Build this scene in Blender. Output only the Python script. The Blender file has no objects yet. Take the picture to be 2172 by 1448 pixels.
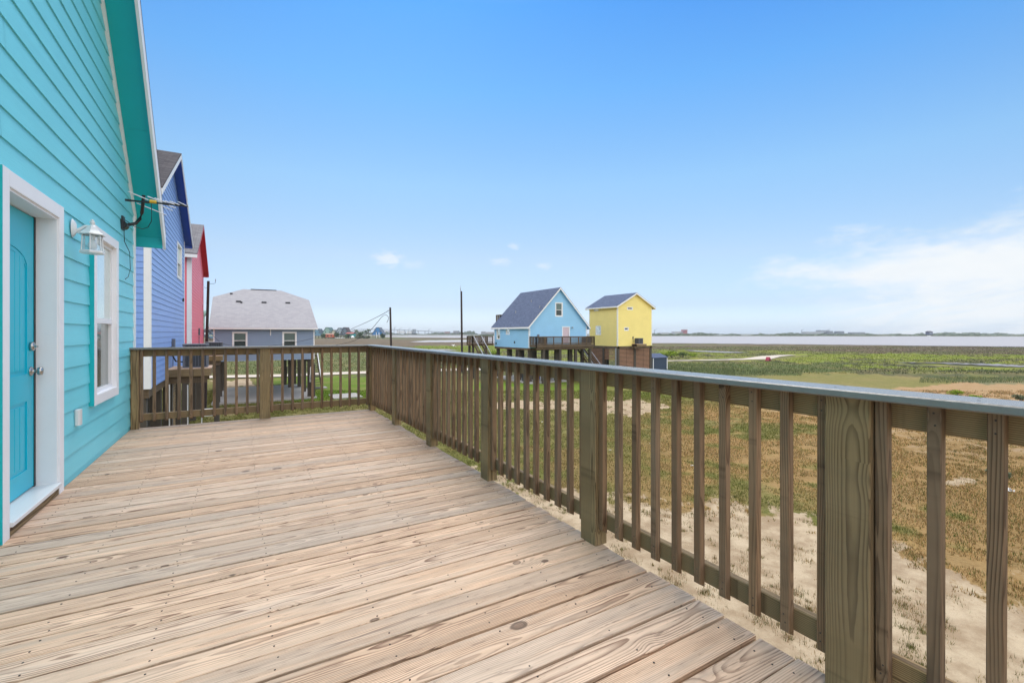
import bpy, math, random
import numpy as np
from mathutils import Vector, Matrix
random.seed(7); np.random.seed(7)
V = Vector
SC = bpy.context.scene
COL = SC.collection
# ------------------------------------------------------------------ camera
YAW = math.radians(30.4)
FW, FH, FPX, HOR = 2172.0, 1448.0, 978.0, 706.0     # photo size, focal length and horizon row in photo pixels
cd = bpy.data.cameras.new('camera'); cam = bpy.data.objects.new('camera', cd); COL.objects.link(cam)
cd.sensor_width = 36.0; cd.lens = 36.0*FPX/FW
cd.shift_y = -(FH/2-HOR)/FW
cd.clip_start = 0.05; cd.clip_end = 20000
cam.location = (0, 0, 0); cam.rotation_euler = (math.pi/2, 0, -YAW)
SC.camera = cam
SC.view_settings.view_transform = 'Standard'; SC.view_settings.look = 'None'
SC.view_settings.exposure = 0.7; SC.view_settings.gamma = 1.0
# ------------------------------------------------------------------ sun
SUN_AZ = math.radians(18)     # direction to the sun, clockwise from +Y towards +X
SUN_EL = math.radians(60)
sl = bpy.data.lights.new('sun', 'SUN'); sl.energy = 1.35; sl.angle = math.radians(32); sl.color = (1.0, 0.955, 0.89)
so = bpy.data.objects.new('sun', sl); COL.objects.link(so)
sd = V((math.sin(SUN_AZ)*math.cos(SUN_EL), math.cos(SUN_AZ)*math.cos(SUN_EL), math.sin(SUN_EL)))
so.rotation_euler = sd.to_track_quat('Z', 'Y').to_euler()
so.location = (0, 0, 30)

# ------------------------------------------------------------------ node helpers
class NT:
    def __init__(s, tree): s.t = tree; s.n = tree.nodes; s.l = tree.links
    def new(s, typ, **kw):
        n = s.n.new(typ)
        for k, v in kw.items(): setattr(n, k, v)
        return n
    def put(s, sock, v):
        if v is None: return
        if isinstance(v, bpy.types.NodeSocket): s.l.new(v, sock)
        else:
            if sock.type in ('RGBA',) and len(v) == 3: v = (*v, 1)
            sock.default_value = v
    def math(s, op, a, b=None, c=None, clamp=False):
        n = s.new('ShaderNodeMath', operation=op); n.use_clamp = clamp
        s.put(n.inputs[0], a)
        if b is not None: s.put(n.inputs[1], b)
        if c is not None: s.put(n.inputs[2], c)
        return n.outputs[0]
    def vmath(s, op, a, b=None):
        n = s.new('ShaderNodeVectorMath', operation=op); s.put(n.inputs[0], a)
        if b is not None: s.put(n.inputs[1], b)
        return n.outputs[0] if op not in ('DOT_PRODUCT', 'LENGTH', 'DISTANCE') else n.outputs['Value']
    def mix(s, f, a, b, mode='MIX'):
        n = s.new('ShaderNodeMix', data_type='RGBA', blend_type=mode)
        s.put(n.inputs[0], f); s.put(n.inputs[6], a); s.put(n.inputs[7], b)
        return n.outputs[2]
    def noise(s, vec, scale, detail=4, rough=.55, dim='3D', dist=0.0):
        n = s.new('ShaderNodeTexNoise', noise_dimensions=dim)
        s.put(n.inputs['Vector'], vec); n.inputs['Scale'].default_value = scale
        n.inputs['Detail'].default_value = detail; n.inputs['Roughness'].default_value = rough
        n.inputs['Distortion'].default_value = dist
        return n.outputs[0]
    def ramp(s, f, stops, interp='LINEAR'):
        n = s.new('ShaderNodeValToRGB'); r = n.color_ramp; r.interpolation = interp
        while len(r.elements) < len(stops): r.elements.new(0.5)
        for e, (p, c) in zip(r.elements, stops):
            e.position = p; e.color = (*c, 1) if not isinstance(c, (int, float)) else (c, c, c, 1)
        s.put(n.inputs[0], f); return n.outputs[0]
    def sstep(s, f, a, b, lo=0.0, hi=1.0):
        n = s.new('ShaderNodeMapRange', interpolation_type='SMOOTHSTEP')
        s.put(n.inputs[0], f); s.put(n.inputs[1], a); s.put(n.inputs[2], b); s.put(n.inputs[3], lo); s.put(n.inputs[4], hi)
        return n.outputs[0]
    def xyz(s, x, y, z):
        n = s.new('ShaderNodeCombineXYZ'); s.put(n.inputs[0], x); s.put(n.inputs[1], y); s.put(n.inputs[2], z); return n.outputs[0]
    def sep(s, v):
        n = s.new('ShaderNodeSeparateXYZ'); s.put(n.inputs[0], v); return n.outputs
    def attr(s, name, out='Vector'):
        n = s.new('ShaderNodeAttribute'); n.attribute_name = name; return n.outputs[out]
    def pos(s): return s.new('ShaderNodeNewGeometry').outputs['Position']
    def bump(s, h, strength=.3, dist=.01):
        n = s.new('ShaderNodeBump'); n.inputs['Strength'].default_value = strength; n.inputs['Distance'].default_value = dist
        s.put(n.inputs['Height'], h); return n.outputs[0]

def lin(r, g, b, k=1.0):
    f = lambda c: (c/255/12.92 if c/255 <= .04045 else ((c/255+.055)/1.055)**2.4)*k
    return (f(r), f(g), f(b))

# ------------------------------------------------------------------ world: Nishita sky, tinted, with clouds
W = bpy.data.worlds.new('World'); SC.world = W; W.use_nodes = True
nt = NT(W.node_tree); nt.n.clear()
sky = nt.new('ShaderNodeTexSky', sky_type='NISHITA'); sky.sun_disc = False
sky.sun_elevation = SUN_EL; sky.sun_rotation = SUN_AZ
sky.air_density = 1.0; sky.dust_density = 1.0; sky.ozone_density = 3.0; sky.altitude = 0
dirn = nt.new('ShaderNodeTexCoord').outputs['Generated']
dx, dy, dz = nt.sep(dirn)
el = nt.math('ARCSINE', dz)
az = nt.math('ARCTAN2', dx, dy)          # 0 at +Y, + towards +X
tint = nt.ramp(nt.math('DIVIDE', el, 1.2, clamp=True), [(0.000, (0.450, 0.575, 0.850)), (0.009, (0.430, 0.540, 0.785)), (0.048, (0.350, 0.385, 0.495)), (0.132, (0.415, 0.415, 0.415)), (0.253, (0.360, 0.455, 0.460)), (0.398, (0.205, 0.400, 0.510)), (0.515, (0.115, 0.315, 0.505)), (0.708, (0.400, 0.450, 0.500)), (1.000, (0.625, 0.600, 0.550))])      # half values, doubled below; top stops brightened out of view as added fill light
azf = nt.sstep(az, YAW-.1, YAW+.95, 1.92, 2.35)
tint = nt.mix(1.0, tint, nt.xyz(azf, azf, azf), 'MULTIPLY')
skyc = nt.mix(1.0, sky.outputs[0], tint, 'MULTIPLY')
def dir_of(px, py):
    u = (px-FW/2)/FPX; v = (HOR-py)/FPX
    x = math.sin(YAW)+u*math.cos(YAW); y = math.cos(YAW)-u*math.sin(YAW)
    return math.atan2(x, y), math.atan2(v, math.hypot(x, y))
cvec = nt.xyz(nt.math('MULTIPLY', az, 1.0), nt.math('MULTIPLY', el, 2.6), 0.0)
n1 = nt.noise(cvec, 5.0, 6, .6, dist=.3)
n2 = nt.noise(cvec, 14.0, 5, .6)
a0, e0 = dir_of(2150, 600)
# broad thin cloud bank on the right, low
bx = nt.math('MULTIPLY', nt.math('SUBTRACT', az, a0+.10), 2.5)
by = nt.math('MULTIPLY', nt.math('SUBTRACT', el, e0-.01), 8.0)
by = nt.math('SUBTRACT', by, nt.math('MULTIPLY', bx, .5))
rr = nt.math('SQRT', nt.math('ADD', nt.math('MULTIPLY', bx, bx), nt.math('MULTIPLY', by, by)))
rr = nt.math('ADD', rr, nt.math('MULTIPLY', nt.math('SUBTRACT', n1, .5), 1.1))
bank = nt.sstep(rr, 1.15, .35)
wisp = nt.noise(nt.xyz(nt.math('MULTIPLY', az, 1.0), nt.math('MULTIPLY_ADD', el, 7.0, nt.math('MULTIPLY', az, -1.6)), 3.0), 7.0, 7, .65, dist=.6)
mask = nt.math('MULTIPLY', bank, nt.sstep(wisp, .34, .60, .50, 1.0))
for (px, py, sx, sy, st) in [(822, 549, 30, 16, .62), (876, 562, 24, 10, .25), (1090, 522, 13, 8, .38), (1060, 555, 24, 9, .36), (1152, 564, 16, 8, .38), (2140, 570, 290, 78, 1.0), (1960, 610, 210, 40, .5)]:
    aa, ee = dir_of(px, py)
    ux = nt.math('MULTIPLY', nt.math('SUBTRACT', az, aa), FPX/sx*.97)
    uy = nt.math('MULTIPLY', nt.math('SUBTRACT', el, ee), FPX/sy)
    r2 = nt.math('ADD', nt.math('MULTIPLY', ux, ux), nt.math('MULTIPLY', uy, uy))
    n3 = nt.noise(cvec, 45.0 if sx < 100 else 9.0, 5, .62)
    r2 = nt.math('ADD', nt.math('SQRT', r2), nt.math('MULTIPLY', nt.math('SUBTRACT', n3, .5), 2.2))
    mask = nt.math('MAXIMUM', mask, nt.math('MULTIPLY', nt.sstep(r2, 1.25, .15), st))
cloudc = nt.mix(n2, (5.2, 5.6, 6.0), (6.0, 6.15, 6.2))
skyc = nt.mix(mask, skyc, cloudc)
# unseen bright white sky behind the viewer, added to fill-light the walls
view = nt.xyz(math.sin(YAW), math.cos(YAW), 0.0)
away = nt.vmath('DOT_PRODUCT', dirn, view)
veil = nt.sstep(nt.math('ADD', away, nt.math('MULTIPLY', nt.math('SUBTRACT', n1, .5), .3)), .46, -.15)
rear_fillc = nt.mix(n2, (9.0, 9.3, 9.8), (14.5, 14.5, 14.3))
skyc = nt.mix(nt.math('MULTIPLY', veil, .9), skyc, rear_fillc)
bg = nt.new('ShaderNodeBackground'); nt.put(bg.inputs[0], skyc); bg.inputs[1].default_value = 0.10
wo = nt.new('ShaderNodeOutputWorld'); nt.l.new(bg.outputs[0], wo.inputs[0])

# ------------------------------------------------------------------ materials
def mat(name, build, rough=.6, spec=.5, metal=0.0):
    m = bpy.data.materials.new(name); m.use_nodes = True
    t = NT(m.node_tree); t.n.clear()
    b = t.new('ShaderNodeBsdfPrincipled'); o = t.new('ShaderNodeOutputMaterial'); t.l.new(b.outputs[0], o.inputs[0])
    b.inputs['Roughness'].default_value = rough; b.inputs['Metallic'].default_value = metal
    b.inputs['Specular IOR Level'].default_value = spec
    r = build(t, b)
    return m
def plain(name, c, rough=.6, metal=0.0, spec=.5, var=.12, sc=6.0, bump=0.0, bsc=40):
    def f(t, b):
        p = t.pos()
        n = t.noise(p, sc, 4, .6)
        k = t.math('MULTIPLY_ADD', n, 2*var, 1-var)
        t.put(b.inputs['Base Color'], t.mix(1.0, c, t.xyz(k, k, k), 'MULTIPLY'))
        if bump: t.put(b.inputs['Normal'], t.bump(t.noise(p, bsc, 3, .6), bump, .01))
    return mat(name, f, rough, spec, metal)
def siding_mat(name, c, rough=.5, grain=1.0, axis='Y'):
    def f(t, b):
        p = t.pos(); x, y, z = t.sep(p)
        s = t.xyz(t.math('MULTIPLY', x, 3.0), t.math('MULTIPLY', y, 3.0), t.math('MULTIPLY', z, 55.0))
        g = t.noise(s, 1.0, 4, .6, dist=1.2)
        big = t.noise(p, .9, 4, .6)
        g2 = t.noise(s, .35, 3, .6)
        k = t.math('ADD', t.math('MULTIPLY_ADD', big, .16, .90), t.math('MULTIPLY_ADD', g2, .10, -.05))
        t.put(b.inputs['Base Color'], t.mix(1.0, c, t.xyz(k, k, k), 'MULTIPLY'))
        r = t.math('MULTIPLY_ADD', g, .14, rough-.07); t.put(b.inputs['Roughness'], r)
        t.put(b.inputs['Normal'], t.bump(g, .30*grain, .004))
    return mat(name, f, rough, .5)
def wood_mat(name, pale, dark, grey, greyamt=.5, ringw=.0075, knots=1.0, rough=.75, ringamt=.55, hue=.5, wav=1.0):
    """lumber: growth rings round an off-centre pith in the board's own coordinates (gc), knots, weathering"""
    def f(t, b):
        g = t.attr('gc'); ax, ay, az_ = t.sep(g)
        rn = t.attr('rnd', 'Fac')
        w1 = t.noise(t.xyz(t.math('MULTIPLY', ax, .9), rn, 0.0), 1.3, 2, .5)
        w2 = t.noise(t.xyz(t.math('MULTIPLY', ax, 1.1), rn, 7.0), 1.0, 2, .5)
        yy = t.math('ADD', ay, t.math('MULTIPLY_ADD', w1, .10*wav, -.05*wav))
        zz = t.math('ADD', az_, t.math('MULTIPLY_ADD', w2, .12*wav, -.06*wav))
        # knots
        kv = t.xyz(t.math('DIVIDE', ax, .26), t.math('DIVIDE', ay, .17), t.math('DIVIDE', az_, .5))
        vo = t.new('ShaderNodeTexVoronoi', voronoi_dimensions='3D', feature='F1'); t.put(vo.inputs['Vector'], kv); vo.inputs['Scale'].default_value = 1.0
        vo.inputs['Randomness'].default_value = .9
        kd = vo.outputs['Distance']; kr = t.sep(vo.outputs['Color'])[0]
        on = t.math('GREATER_THAN', kr, t.math('MULTIPLY_ADD', t.math('FRACT', t.math('MULTIPLY', rn, 13.7)), -.42*knots, 1.0-.34*knots))
        ks = t.math('MULTIPLY', t.math('MULTIPLY_ADD', t.sep(vo.outputs['Color'])[1], .7, .4), on)
        kf = t.math('MULTIPLY', t.math('EXPONENT', t.math('MULTIPLY', t.math('MULTIPLY', kd, kd), -22.0)), ks)
        r = t.math('SQRT', t.math('ADD', t.math('MULTIPLY', yy, yy), t.math('MULTIPLY', zz, zz)))
        fine = t.noise(t.xyz(t.math('MULTIPLY', ax, 2.5), t.math('MULTIPLY', ay, 26.0), t.math('MULTIPLY', az_, 26.0)), 1.0, 3, .6)
        r = t.math('ADD', r, t.math('MULTIPLY', kf, .026))
        r = t.math('ADD', r, t.math('MULTIPLY', fine, .006))
        ph = t.math('FRACT', t.math('DIVIDE', r, ringw))
        ring = t.sstep(ph, .35, .95)                       # late wood, sharp on one side
        ring = t.math('MULTIPLY', ring, t.sstep(ph, 1.0, .93))
        str_ = t.noise(t.xyz(t.math('MULTIPLY', ax, .8), t.math('MULTIPLY', ay, 9.0), rn), 2.0, 3, .6)
        ring = t.math('MULTIPLY', ring, t.sstep(str_, .30, .62, .35, 1.0))
        c = t.mix(t.math('MULTIPLY', ring, ringamt), pale, dark)
        fib = t.noise(t.xyz(t.math('MULTIPLY', ax, 5.0), t.math('MULTIPLY', ay, 330.0), t.math('MULTIPLY', az_, 330.0)), 1.0, 3, .65)
        kk = t.math('MULTIPLY_ADD', fib, .36, .82)
        c = t.mix(1.0, c, t.xyz(kk, kk, kk), 'MULTIPLY')
        # grey weathering in long streaks, tinted per board
        ws = t.noise(t.xyz(t.math('MULTIPLY', ax, 1.3), t.math('MULTIPLY', ay, 14.0), t.math('MULTIPLY', rn, 30.0)), 1.0, 5, .65)
        wf = t.math('MULTIPLY', t.sstep(t.math('ADD', ws, t.math('MULTIPLY_ADD', rn, .28, -.14)), .38, .68), greyamt)
        c = t.mix(wf, c, grey)
        br = t.math('MULTIPLY_ADD', t.math('FRACT', t.math('MULTIPLY', rn, 7.31)), .26, .84)
        hs = t.math('FRACT', t.math('MULTIPLY', rn, 3.77))
        tn = t.mix(hs, (1.05, .99, .90), (.97, 1.0, 1.01))
        c = t.mix(hue, c, t.mix(1.0, c, tn, 'MULTIPLY'))
        c = t.mix(1.0, c, t.xyz(br, br, br), 'MULTIPLY')
        kd = t.math('ADD', kd, t.math('MULTIPLY_ADD', fine, .10, -.05))
        ksz = t.math('MULTIPLY_ADD', t.sep(vo.outputs['Color'])[2], .9, .55)
        kd = t.math('DIVIDE', kd, ksz)
        core = t.math('MULTIPLY', t.sstep(kd, .11, .07), on)
        rim = t.math('MULTIPLY', t.math('MULTIPLY', t.sstep(kd, .145, .115), t.sstep(kd, .07, .10)), on)
        c = t.mix(t.math('MULTIPLY', core, t.math('MULTIPLY_ADD', t.sep(vo.outputs['Color'])[1], .5, .4)), c, (dark[0]*.50, dark[1]*.38, dark[2]*.30))
        c = t.mix(t.math('MULTIPLY', rim, .7), c, tuple(x*.22 for x in dark))
        fk = t.noise(t.xyz(t.math('MULTIPLY', ax, 7.0), t.math('MULTIPLY', ay, 75.0), t.math('MULTIPLY', rn, 50.0)), 1.0, 4, .7)
        c = t.mix(t.math('MULTIPLY', t.sstep(fk, .58, .72), .6), c, tuple(x*.5 for x in dark))
        st2 = t.noise(t.xyz(t.math('MULTIPLY', ax, 2.2), t.math('MULTIPLY', ay, 30.0), t.math('MULTIPLY', rn, 90.0)), 1.0, 4, .7)
        k2 = t.math('MULTIPLY_ADD', st2, 1.0, .50)
        c = t.mix(1.0, c, t.xyz(k2, k2, k2), 'MULTIPLY')
        t.put(b.inputs['Base Color'], c)
        hgt = t.math('ADD', t.math('MULTIPLY', ring, .5), t.math('MULTIPLY', fib, .9))
        t.put(b.inputs['Normal'], t.bump(hgt, .45, .0015))
    return mat(name, f, rough, .35)
def shingle_mat(name, c1, c2, w=.33, h=.14, mk=.35):
    def f(t, b):
        g = t.attr('gc')
        br = t.new('ShaderNodeTexBrick'); t.put(br.inputs['Vector'], g)
        br.inputs['Color1'].default_value = (*c1, 1); br.inputs['Color2'].default_value = (*c2, 1)
        br.inputs['Mortar'].default_value = (*[x*mk for x in c1], 1)
        br.inputs['Scale'].default_value = 1.0; br.inputs['Brick Width'].default_value = w; br.inputs['Row Height'].default_value = h
        br.inputs['Mortar Size'].default_value = .008; br.inputs['Mortar Smooth'].default_value = .3; br.inputs['Bias'].default_value = 0.0
        br.offset = .37; br.offset_frequency = 2; br.squash = 1.0
        n = t.noise(g, 3.0, 5, .7); n2 = t.noise(g, 60.0, 3, .7)
        k = t.math('ADD', t.math('MULTIPLY_ADD', n, .24, .62), t.math('MULTIPLY_ADD', n2, .5, -.0))
        t.put(b.inputs['Base Color'], t.mix(1.0, br.outputs[0], t.xyz(k, k, k), 'MULTIPLY'))
        t.put(b.inputs['Normal'], t.bump(t.math('ADD', n2, t.math('MULTIPLY', br.outputs[1], -2.0)), .4, .01))
    return mat(name, f, .9, .2)
M = {}
M['deck'] = wood_mat('deck_wood', lin(218, 186, 160, .93), lin(120, 78, 54, .66), lin(190, 174, 160, .90), .52, .0070, 1.0, .70, .85, .9, .62)
M['rail'] = wood_mat('treated_wood', lin(164, 139, 101, .78), lin(84, 60, 34, .58), lin(136, 118, 96, .76), .40, .0062, .5, .75, .95, .9, .28)
M['balu'] = wood_mat('baluster_wood', lin(152, 124, 98, .78), lin(84, 60, 42, .6), lin(132, 112, 94, .76), .45, .008, .40, .75, .8, 1.0, .4)
M['darkwood'] = wood_mat('aged_lumber', lin(128, 108, 86, .7), lin(80, 64, 48, .7), lin(110, 100, 90, .7), .5, .012, .3, .85)
M['piling'] = plain('piling_wood', lin(92, 84, 74, .7), .9, var=.25, sc=3)
M['cap'] = plain('cap_paint', lin(142, 137, 130, .62), .25, spec=1.0, var=.16, sc=14, bump=.10, bsc=110)
M['teal'] = siding_mat('teal_siding_paint', lin(116, 212, 226, 1.0), .45)
M['tealtrim'] = plain('teal_trim_paint', lin(0, 178, 186, 1.0), .5, var=.05)
M['tealdoor'] = plain('teal_door_paint', lin(0, 184, 208, 1.0), .36, var=.03)
M['white'] = plain('white_trim_paint', (.82, .82, .84), .45, var=.04, bump=.05, bsc=60)
M['whitemetal'] = plain('white_enamel', (.72, .72, .72), .3, var=.03)
M['blue'] = siding_mat('blue_siding_paint', lin(132, 166, 228, 1.0), .42)
M['bluetrim'] = plain('blue_trim_paint', lin(52, 92, 190, .9), .5, var=.05)
M['pink'] = siding_mat('pink_siding_paint', lin(246, 112, 130, 1.0), .45)
M['pinktrim'] = plain('pink_trim_paint', lin(205, 50, 75, .9), .5, var=.05)
M['grayblue'] = siding_mat('grayblue_siding', lin(142, 162, 190, .86), .6, .5)
M['lblue'] = siding_mat('light_blue_siding', lin(150, 204, 240, .95), .6, .5)
M['yellow'] = siding_mat('yellow_siding', lin(250, 230, 142, .95), .6, .5)
M['shingle_light'] = shingle_mat('light_shingles', lin(188, 186, 190, .68), lin(178, 176, 181, .68), .35, .28, .82)
M['shingle_dark'] = shingle_mat('slate_blue_shingles', lin(100, 112, 138, .80), lin(84, 95, 121, .80), .3, .16, .8)
M['shingle_grey'] = shingle_mat('grey_shingles', lin(150, 148, 152, .7), lin(124, 122, 128, .7), .33, .14)
M['shingle_black'] = shingle_mat('charcoal_shingles', lin(96, 92, 96, .7), lin(66, 64, 70, .7), .33, .14)
M['dark'] = plain('dark_interior', (.012, .012, .013), .8)
M['black'] = plain('black_metal', (.015, .015, .017), .4)
M['steel'] = plain('brushed_nickel', (.45, .44, .42), .28, metal=1.0, var=.05)
M['zinc'] = plain('galvanised_steel', (.35, .36, .38), .45, metal=.8)
M['screw'] = plain('screw_steel', (.05, .04, .035), .6, metal=.3)
M['alu'] = plain('aluminium_rod', (.82, .82, .84), .3, metal=.3, var=.02)
M['yellowplastic'] = plain('yellow_plastic', (.75, .42, .02), .4)
M['acgrey'] = plain('charcoal_grille', (.035, .04, .05), .5, var=.2, sc=30)
M['acside'] = plain('grey_casing', (.13, .14, .17), .45)
M['concrete'] = plain('concrete', lin(186, 182, 176, .7), .9, var=.15, sc=1.5, bump=.1)
M['shed'] = plain('navy_shed_paint', lin(58, 78, 104, .7), .6)
M['pvc'] = plain('white_pvc', (.75, .75, .74), .4)
def glass(name, base, refl, rough=.03):
    def f(t, b):
        t.put(b.inputs['Base Color'], base)
        g = t.new('ShaderNodeBsdfGlossy'); g.inputs['Roughness'].default_value = rough; g.inputs['Color'].default_value = (.92, 1, .98, 1)
        lw = t.new('ShaderNodeLayerWeight'); lw.inputs['Blend'].default_value = .5
        fac = t.math('MULTIPLY_ADD', lw.outputs['Fresnel'], .9, refl, clamp=True)
        mx = t.new('ShaderNodeMixShader'); t.put(mx.inputs[0], fac); t.l.new(b.outputs[0], mx.inputs[1]); t.l.new(g.outputs[0], mx.inputs[2])
        out = [n for n in t.n if n.type == 'OUTPUT_MATERIAL'][0]
        t.l.new(mx.outputs[0], out.inputs[0])
    return mat(name, f, .2)
M['glass'] = glass('window_glass', (.015, .025, .022), -.04)
M['glassblind'] = glass('window_glass_over_blind', (.36, .42, .40), .22, .06)
M['glassfar'] = glass('far_window_glass', (.02, .035, .035), -.10, .08)
M['glassfar2'] = glass('far_blind_glass', (.10, .15, .14), -.12, .12)
M['clear'] = glass('lantern_glass', (.5, .6, .62), .12, .05)
def slat_mat():
    def f(t, b):
        p = t.pos(); x, y, z = t.sep(p)
        fr = t.math('FRACT', t.math('MULTIPLY', z, 6.0))
        n = t.noise(p, 2.0, 3, .6)
        c = t.mix(n, lin(150, 112, 88, .7), lin(112, 84, 68, .7))
        t.put(b.inputs['Base Color'], t.mix(t.sstep(fr, .30, .18), c, (.02, .017, .015)))
    return mat('slatted_boards', f, .8)
M['slat'] = slat_mat()

# ------------------------------------------------------------------ mesh builder
class MB:
    def __init__(s): s.v = []; s.f = []; s.gc = []; s.rn = []; s.sm = []; s.marks = []
    def add(s, verts, faces, gc=None, rnd=None, smooth=False):
        o = len(s.v); r = random.random() if rnd is None else rnd
        s.v += [tuple(p) for p in verts]; s.gc += [tuple(g) for g in (gc or verts)]
        s.rn += [r]*len(verts)
        s.f += [tuple(i+o for i in f) for f in faces]; s.sm += [smooth]*len(faces); s.marks.append((len(s.v), len(s.f)))
    def bar(s, o, ax, ay, az, bev=0.0, wood=True, rnd=None, g0=None):
        """box from corner o with edge vectors; ax is the grain direction; long edges chamfered by bev"""
        o, ax, ay, az = V(o), V(ax), V(ay), V(az)
        L, a, b = ax.length, ay.length, az.length
        ey, ez = ay/a, az/b
        if bev > 0: sec = [(bev, 0), (a-bev, 0), (a, bev), (a, b-bev), (a-bev, b), (bev, b), (0, b-bev), (0, bev)]
        else: sec = [(0, 0), (a, 0), (a, b), (0, b)]
        n = len(sec)
        if wood: off = (random.uniform(0, 60), -a/2+random.uniform(-.45, .45)*max(a, .03), random.uniform(.012, .07)*random.choice((1, 1, -1))-b/2)
        else: off = g0 or (0, 0, 0)
        vs = []; gs = []
        for e in (0, 1):
            for (p, q) in sec:
                vs.append(o+ax*e+ey*p+ez*q); gs.append((off[0]+L*e, off[1]+p, off[2]+q))
        fs = [tuple(range(n-1, -1, -1)), tuple(range(n, 2*n))]+[(i, (i+1) % n, n+(i+1) % n, n+i) for i in range(n)]
        s.add(vs, fs, gs, rnd)
    def box(s, x0, x1, y0, y1, z0, z1, axis='x', bev=0.0, wood=True, rnd=None):
        dx, dy, dz = V((x1-x0, 0, 0)), V((0, y1-y0, 0)), V((0, 0, z1-z0)); o = (x0, y0, z0)
        if axis == 'x': s.bar(o, dx, dy, dz, bev, wood, rnd)
        elif axis == 'y': s.bar(o, dy, dx, dz, bev, wood, rnd)
        else: s.bar(o, dz, dx, dy, bev, wood, rnd)
    def beam(s, p, q, w, h, up=(0, 0, 1), bev=0.0):
        p, q = V(p), V(q); d = (q-p); u = V(up)
        if d.cross(u).length < 1e-4*d.length: u = V((0, 1, 0))
        sx = d.cross(u).normalized(); uu = sx.cross(d).normalized()
        s.bar(p-sx*w/2-uu*h/2, d, sx*w, uu*h, bev)
    def quad(s, a, b, c, d, gc=None): s.add([a, b, c, d], [(0, 1, 2, 3)], gc)
    def poly(s, pts): s.add(pts, [tuple(range(len(pts)))])
    def prism(s, pts, d):
        n = len(pts); d = V(d); vs = [V(p) for p in pts]+[V(p)+d for p in pts]
        s.add(vs, [tuple(range(n-1, -1, -1)), tuple(range(n, 2*n))]+[(i, (i+1) % n, n+(i+1) % n, n+i) for i in range(n)])
    def tube(s, pts, r, n=10, r1=None, caps=True):
        pts = [V(p) for p in pts]; m = len(pts); vs = []
        for i, p in enumerate(pts):
            d = (pts[min(i+1, m-1)]-pts[max(i-1, 0)]).normalized()
            up = V((0, 0, 1)) if abs(d.z) < .95 else V((1, 0, 0))
            a = d.cross(up).normalized(); b = a.cross(d)
            rr = r if r1 is None else r+(r1-r)*i/(m-1)
            for k in range(n):
                t = 2*math.pi*k/n; vs.append(p+(a*math.cos(t)+b*math.sin(t))*rr)
        fs = [(i*n+k, i*n+(k+1) % n, (i+1)*n+(k+1) % n, (i+1)*n+k) for i in range(m-1) for k in range(n)]
        s.add(vs, fs, smooth=True)
        if caps: s.add(vs[:n], [tuple(range(n))]); s.add(vs[-n:], [tuple(range(n))])
    def lathe(s, c, prof, n=16, axis='z', smooth=True):
        vs = []; c = V(c)
        for (r, h) in prof:
            for k in range(n):
                t = 2*math.pi*(k+.5)/n; a, b = r*math.cos(t), r*math.sin(t)
                vs.append(c+(V((a, b, h)) if axis == 'z' else V((h, a, b)) if axis == 'x' else V((a, h, b))))
        m = len(prof)
        s.add(vs, [(i*n+k, i*n+(k+1) % n, (i+1)*n+(k+1) % n, (i+1)*n+k) for i in range(m-1) for k in range(n)], smooth=smooth)
    def each(s, name, material, parent=None):
        """every piece (one add call) as an object of its own"""
        out = []
        for i, (v0, v1, f0, f1) in enumerate(s.spans()):
            m = MB(); m.v = s.v[v0:v1]; m.gc = s.gc[v0:v1]; m.rn = s.rn[v0:v1]; m.f = [tuple(k-v0 for k in f) for f in s.f[f0:f1]]; m.sm = s.sm[f0:f1]
            out.append(m.build(name, material, parent))
        return out
    def spans(s):
        r = []; v0 = f0 = 0
        for (v1, f1) in s.marks: r.append((v0, v1, f0, f1)); v0, f0 = v1, f1
        return r
    def build(s, name, material, parent=None, label=None):
        me = bpy.data.meshes.new(name); o = bpy.data.objects.new(name, me); COL.objects.link(o)
        off = V((0, 0, 0))
        if parent: off = wloc(parent)
        me.from_pydata([(p[0]-off.x, p[1]-off.y, p[2]-off.z) for p in s.v], [], s.f)
        a = me.attributes.new('gc', 'FLOAT_VECTOR', 'POINT'); a.data.foreach_set('vector', np.array(s.gc, dtype=np.float32).ravel())
        a = me.attributes.new('rnd', 'FLOAT', 'POINT'); a.data.foreach_set('value', np.array(s.rn, dtype=np.float32))
        me.polygons.foreach_set('use_smooth', s.sm); me.materials.append(M[material] if isinstance(material, str) else material); me.update()
        if parent: o.parent = parent
        if label: o['label'] = label
        return o
def wloc(o):
    l = V(o.location)
    while o.parent: o = o.parent; l += V(o.location)
    return l
def thing(name, label, cat, loc=(0, 0, 0), group=None):
    o = bpy.data.objects.new(name, None); COL.objects.link(o); o.location = loc; o.empty_display_size = .2
    o['label'] = label; o['category'] = cat
    if group: o['group'] = group
    return o
def tag(o, label, cat, group=None):
    o['label'] = label; o['category'] = cat
    if group: o['group'] = group
    return o
def struct(o, kind='structure'): o['kind'] = kind; return o
# world positions from the surveyed sight lines: pixel column + distance along the view axis
SY, CY = math.sin(YAW), math.cos(YAW)
def at(px, py, d):
    u = (px-FW/2)/FPX; return V(((SY+u*CY)*d, (CY-u*SY)*d, (HOR-py)/FPX*d))
def onY(px, Y): u = (px-FW/2)/FPX; d = Y/(CY-u*SY); return (SY+u*CY)*d, d
def onX(px, X): u = (px-FW/2)/FPX; d = X/(SY+u*CY); return (CY-u*SY)*d, d
GZ = -5.5
def gnd(px, py): return at(px, py, -GZ*FPX/(py-HOR))

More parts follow.
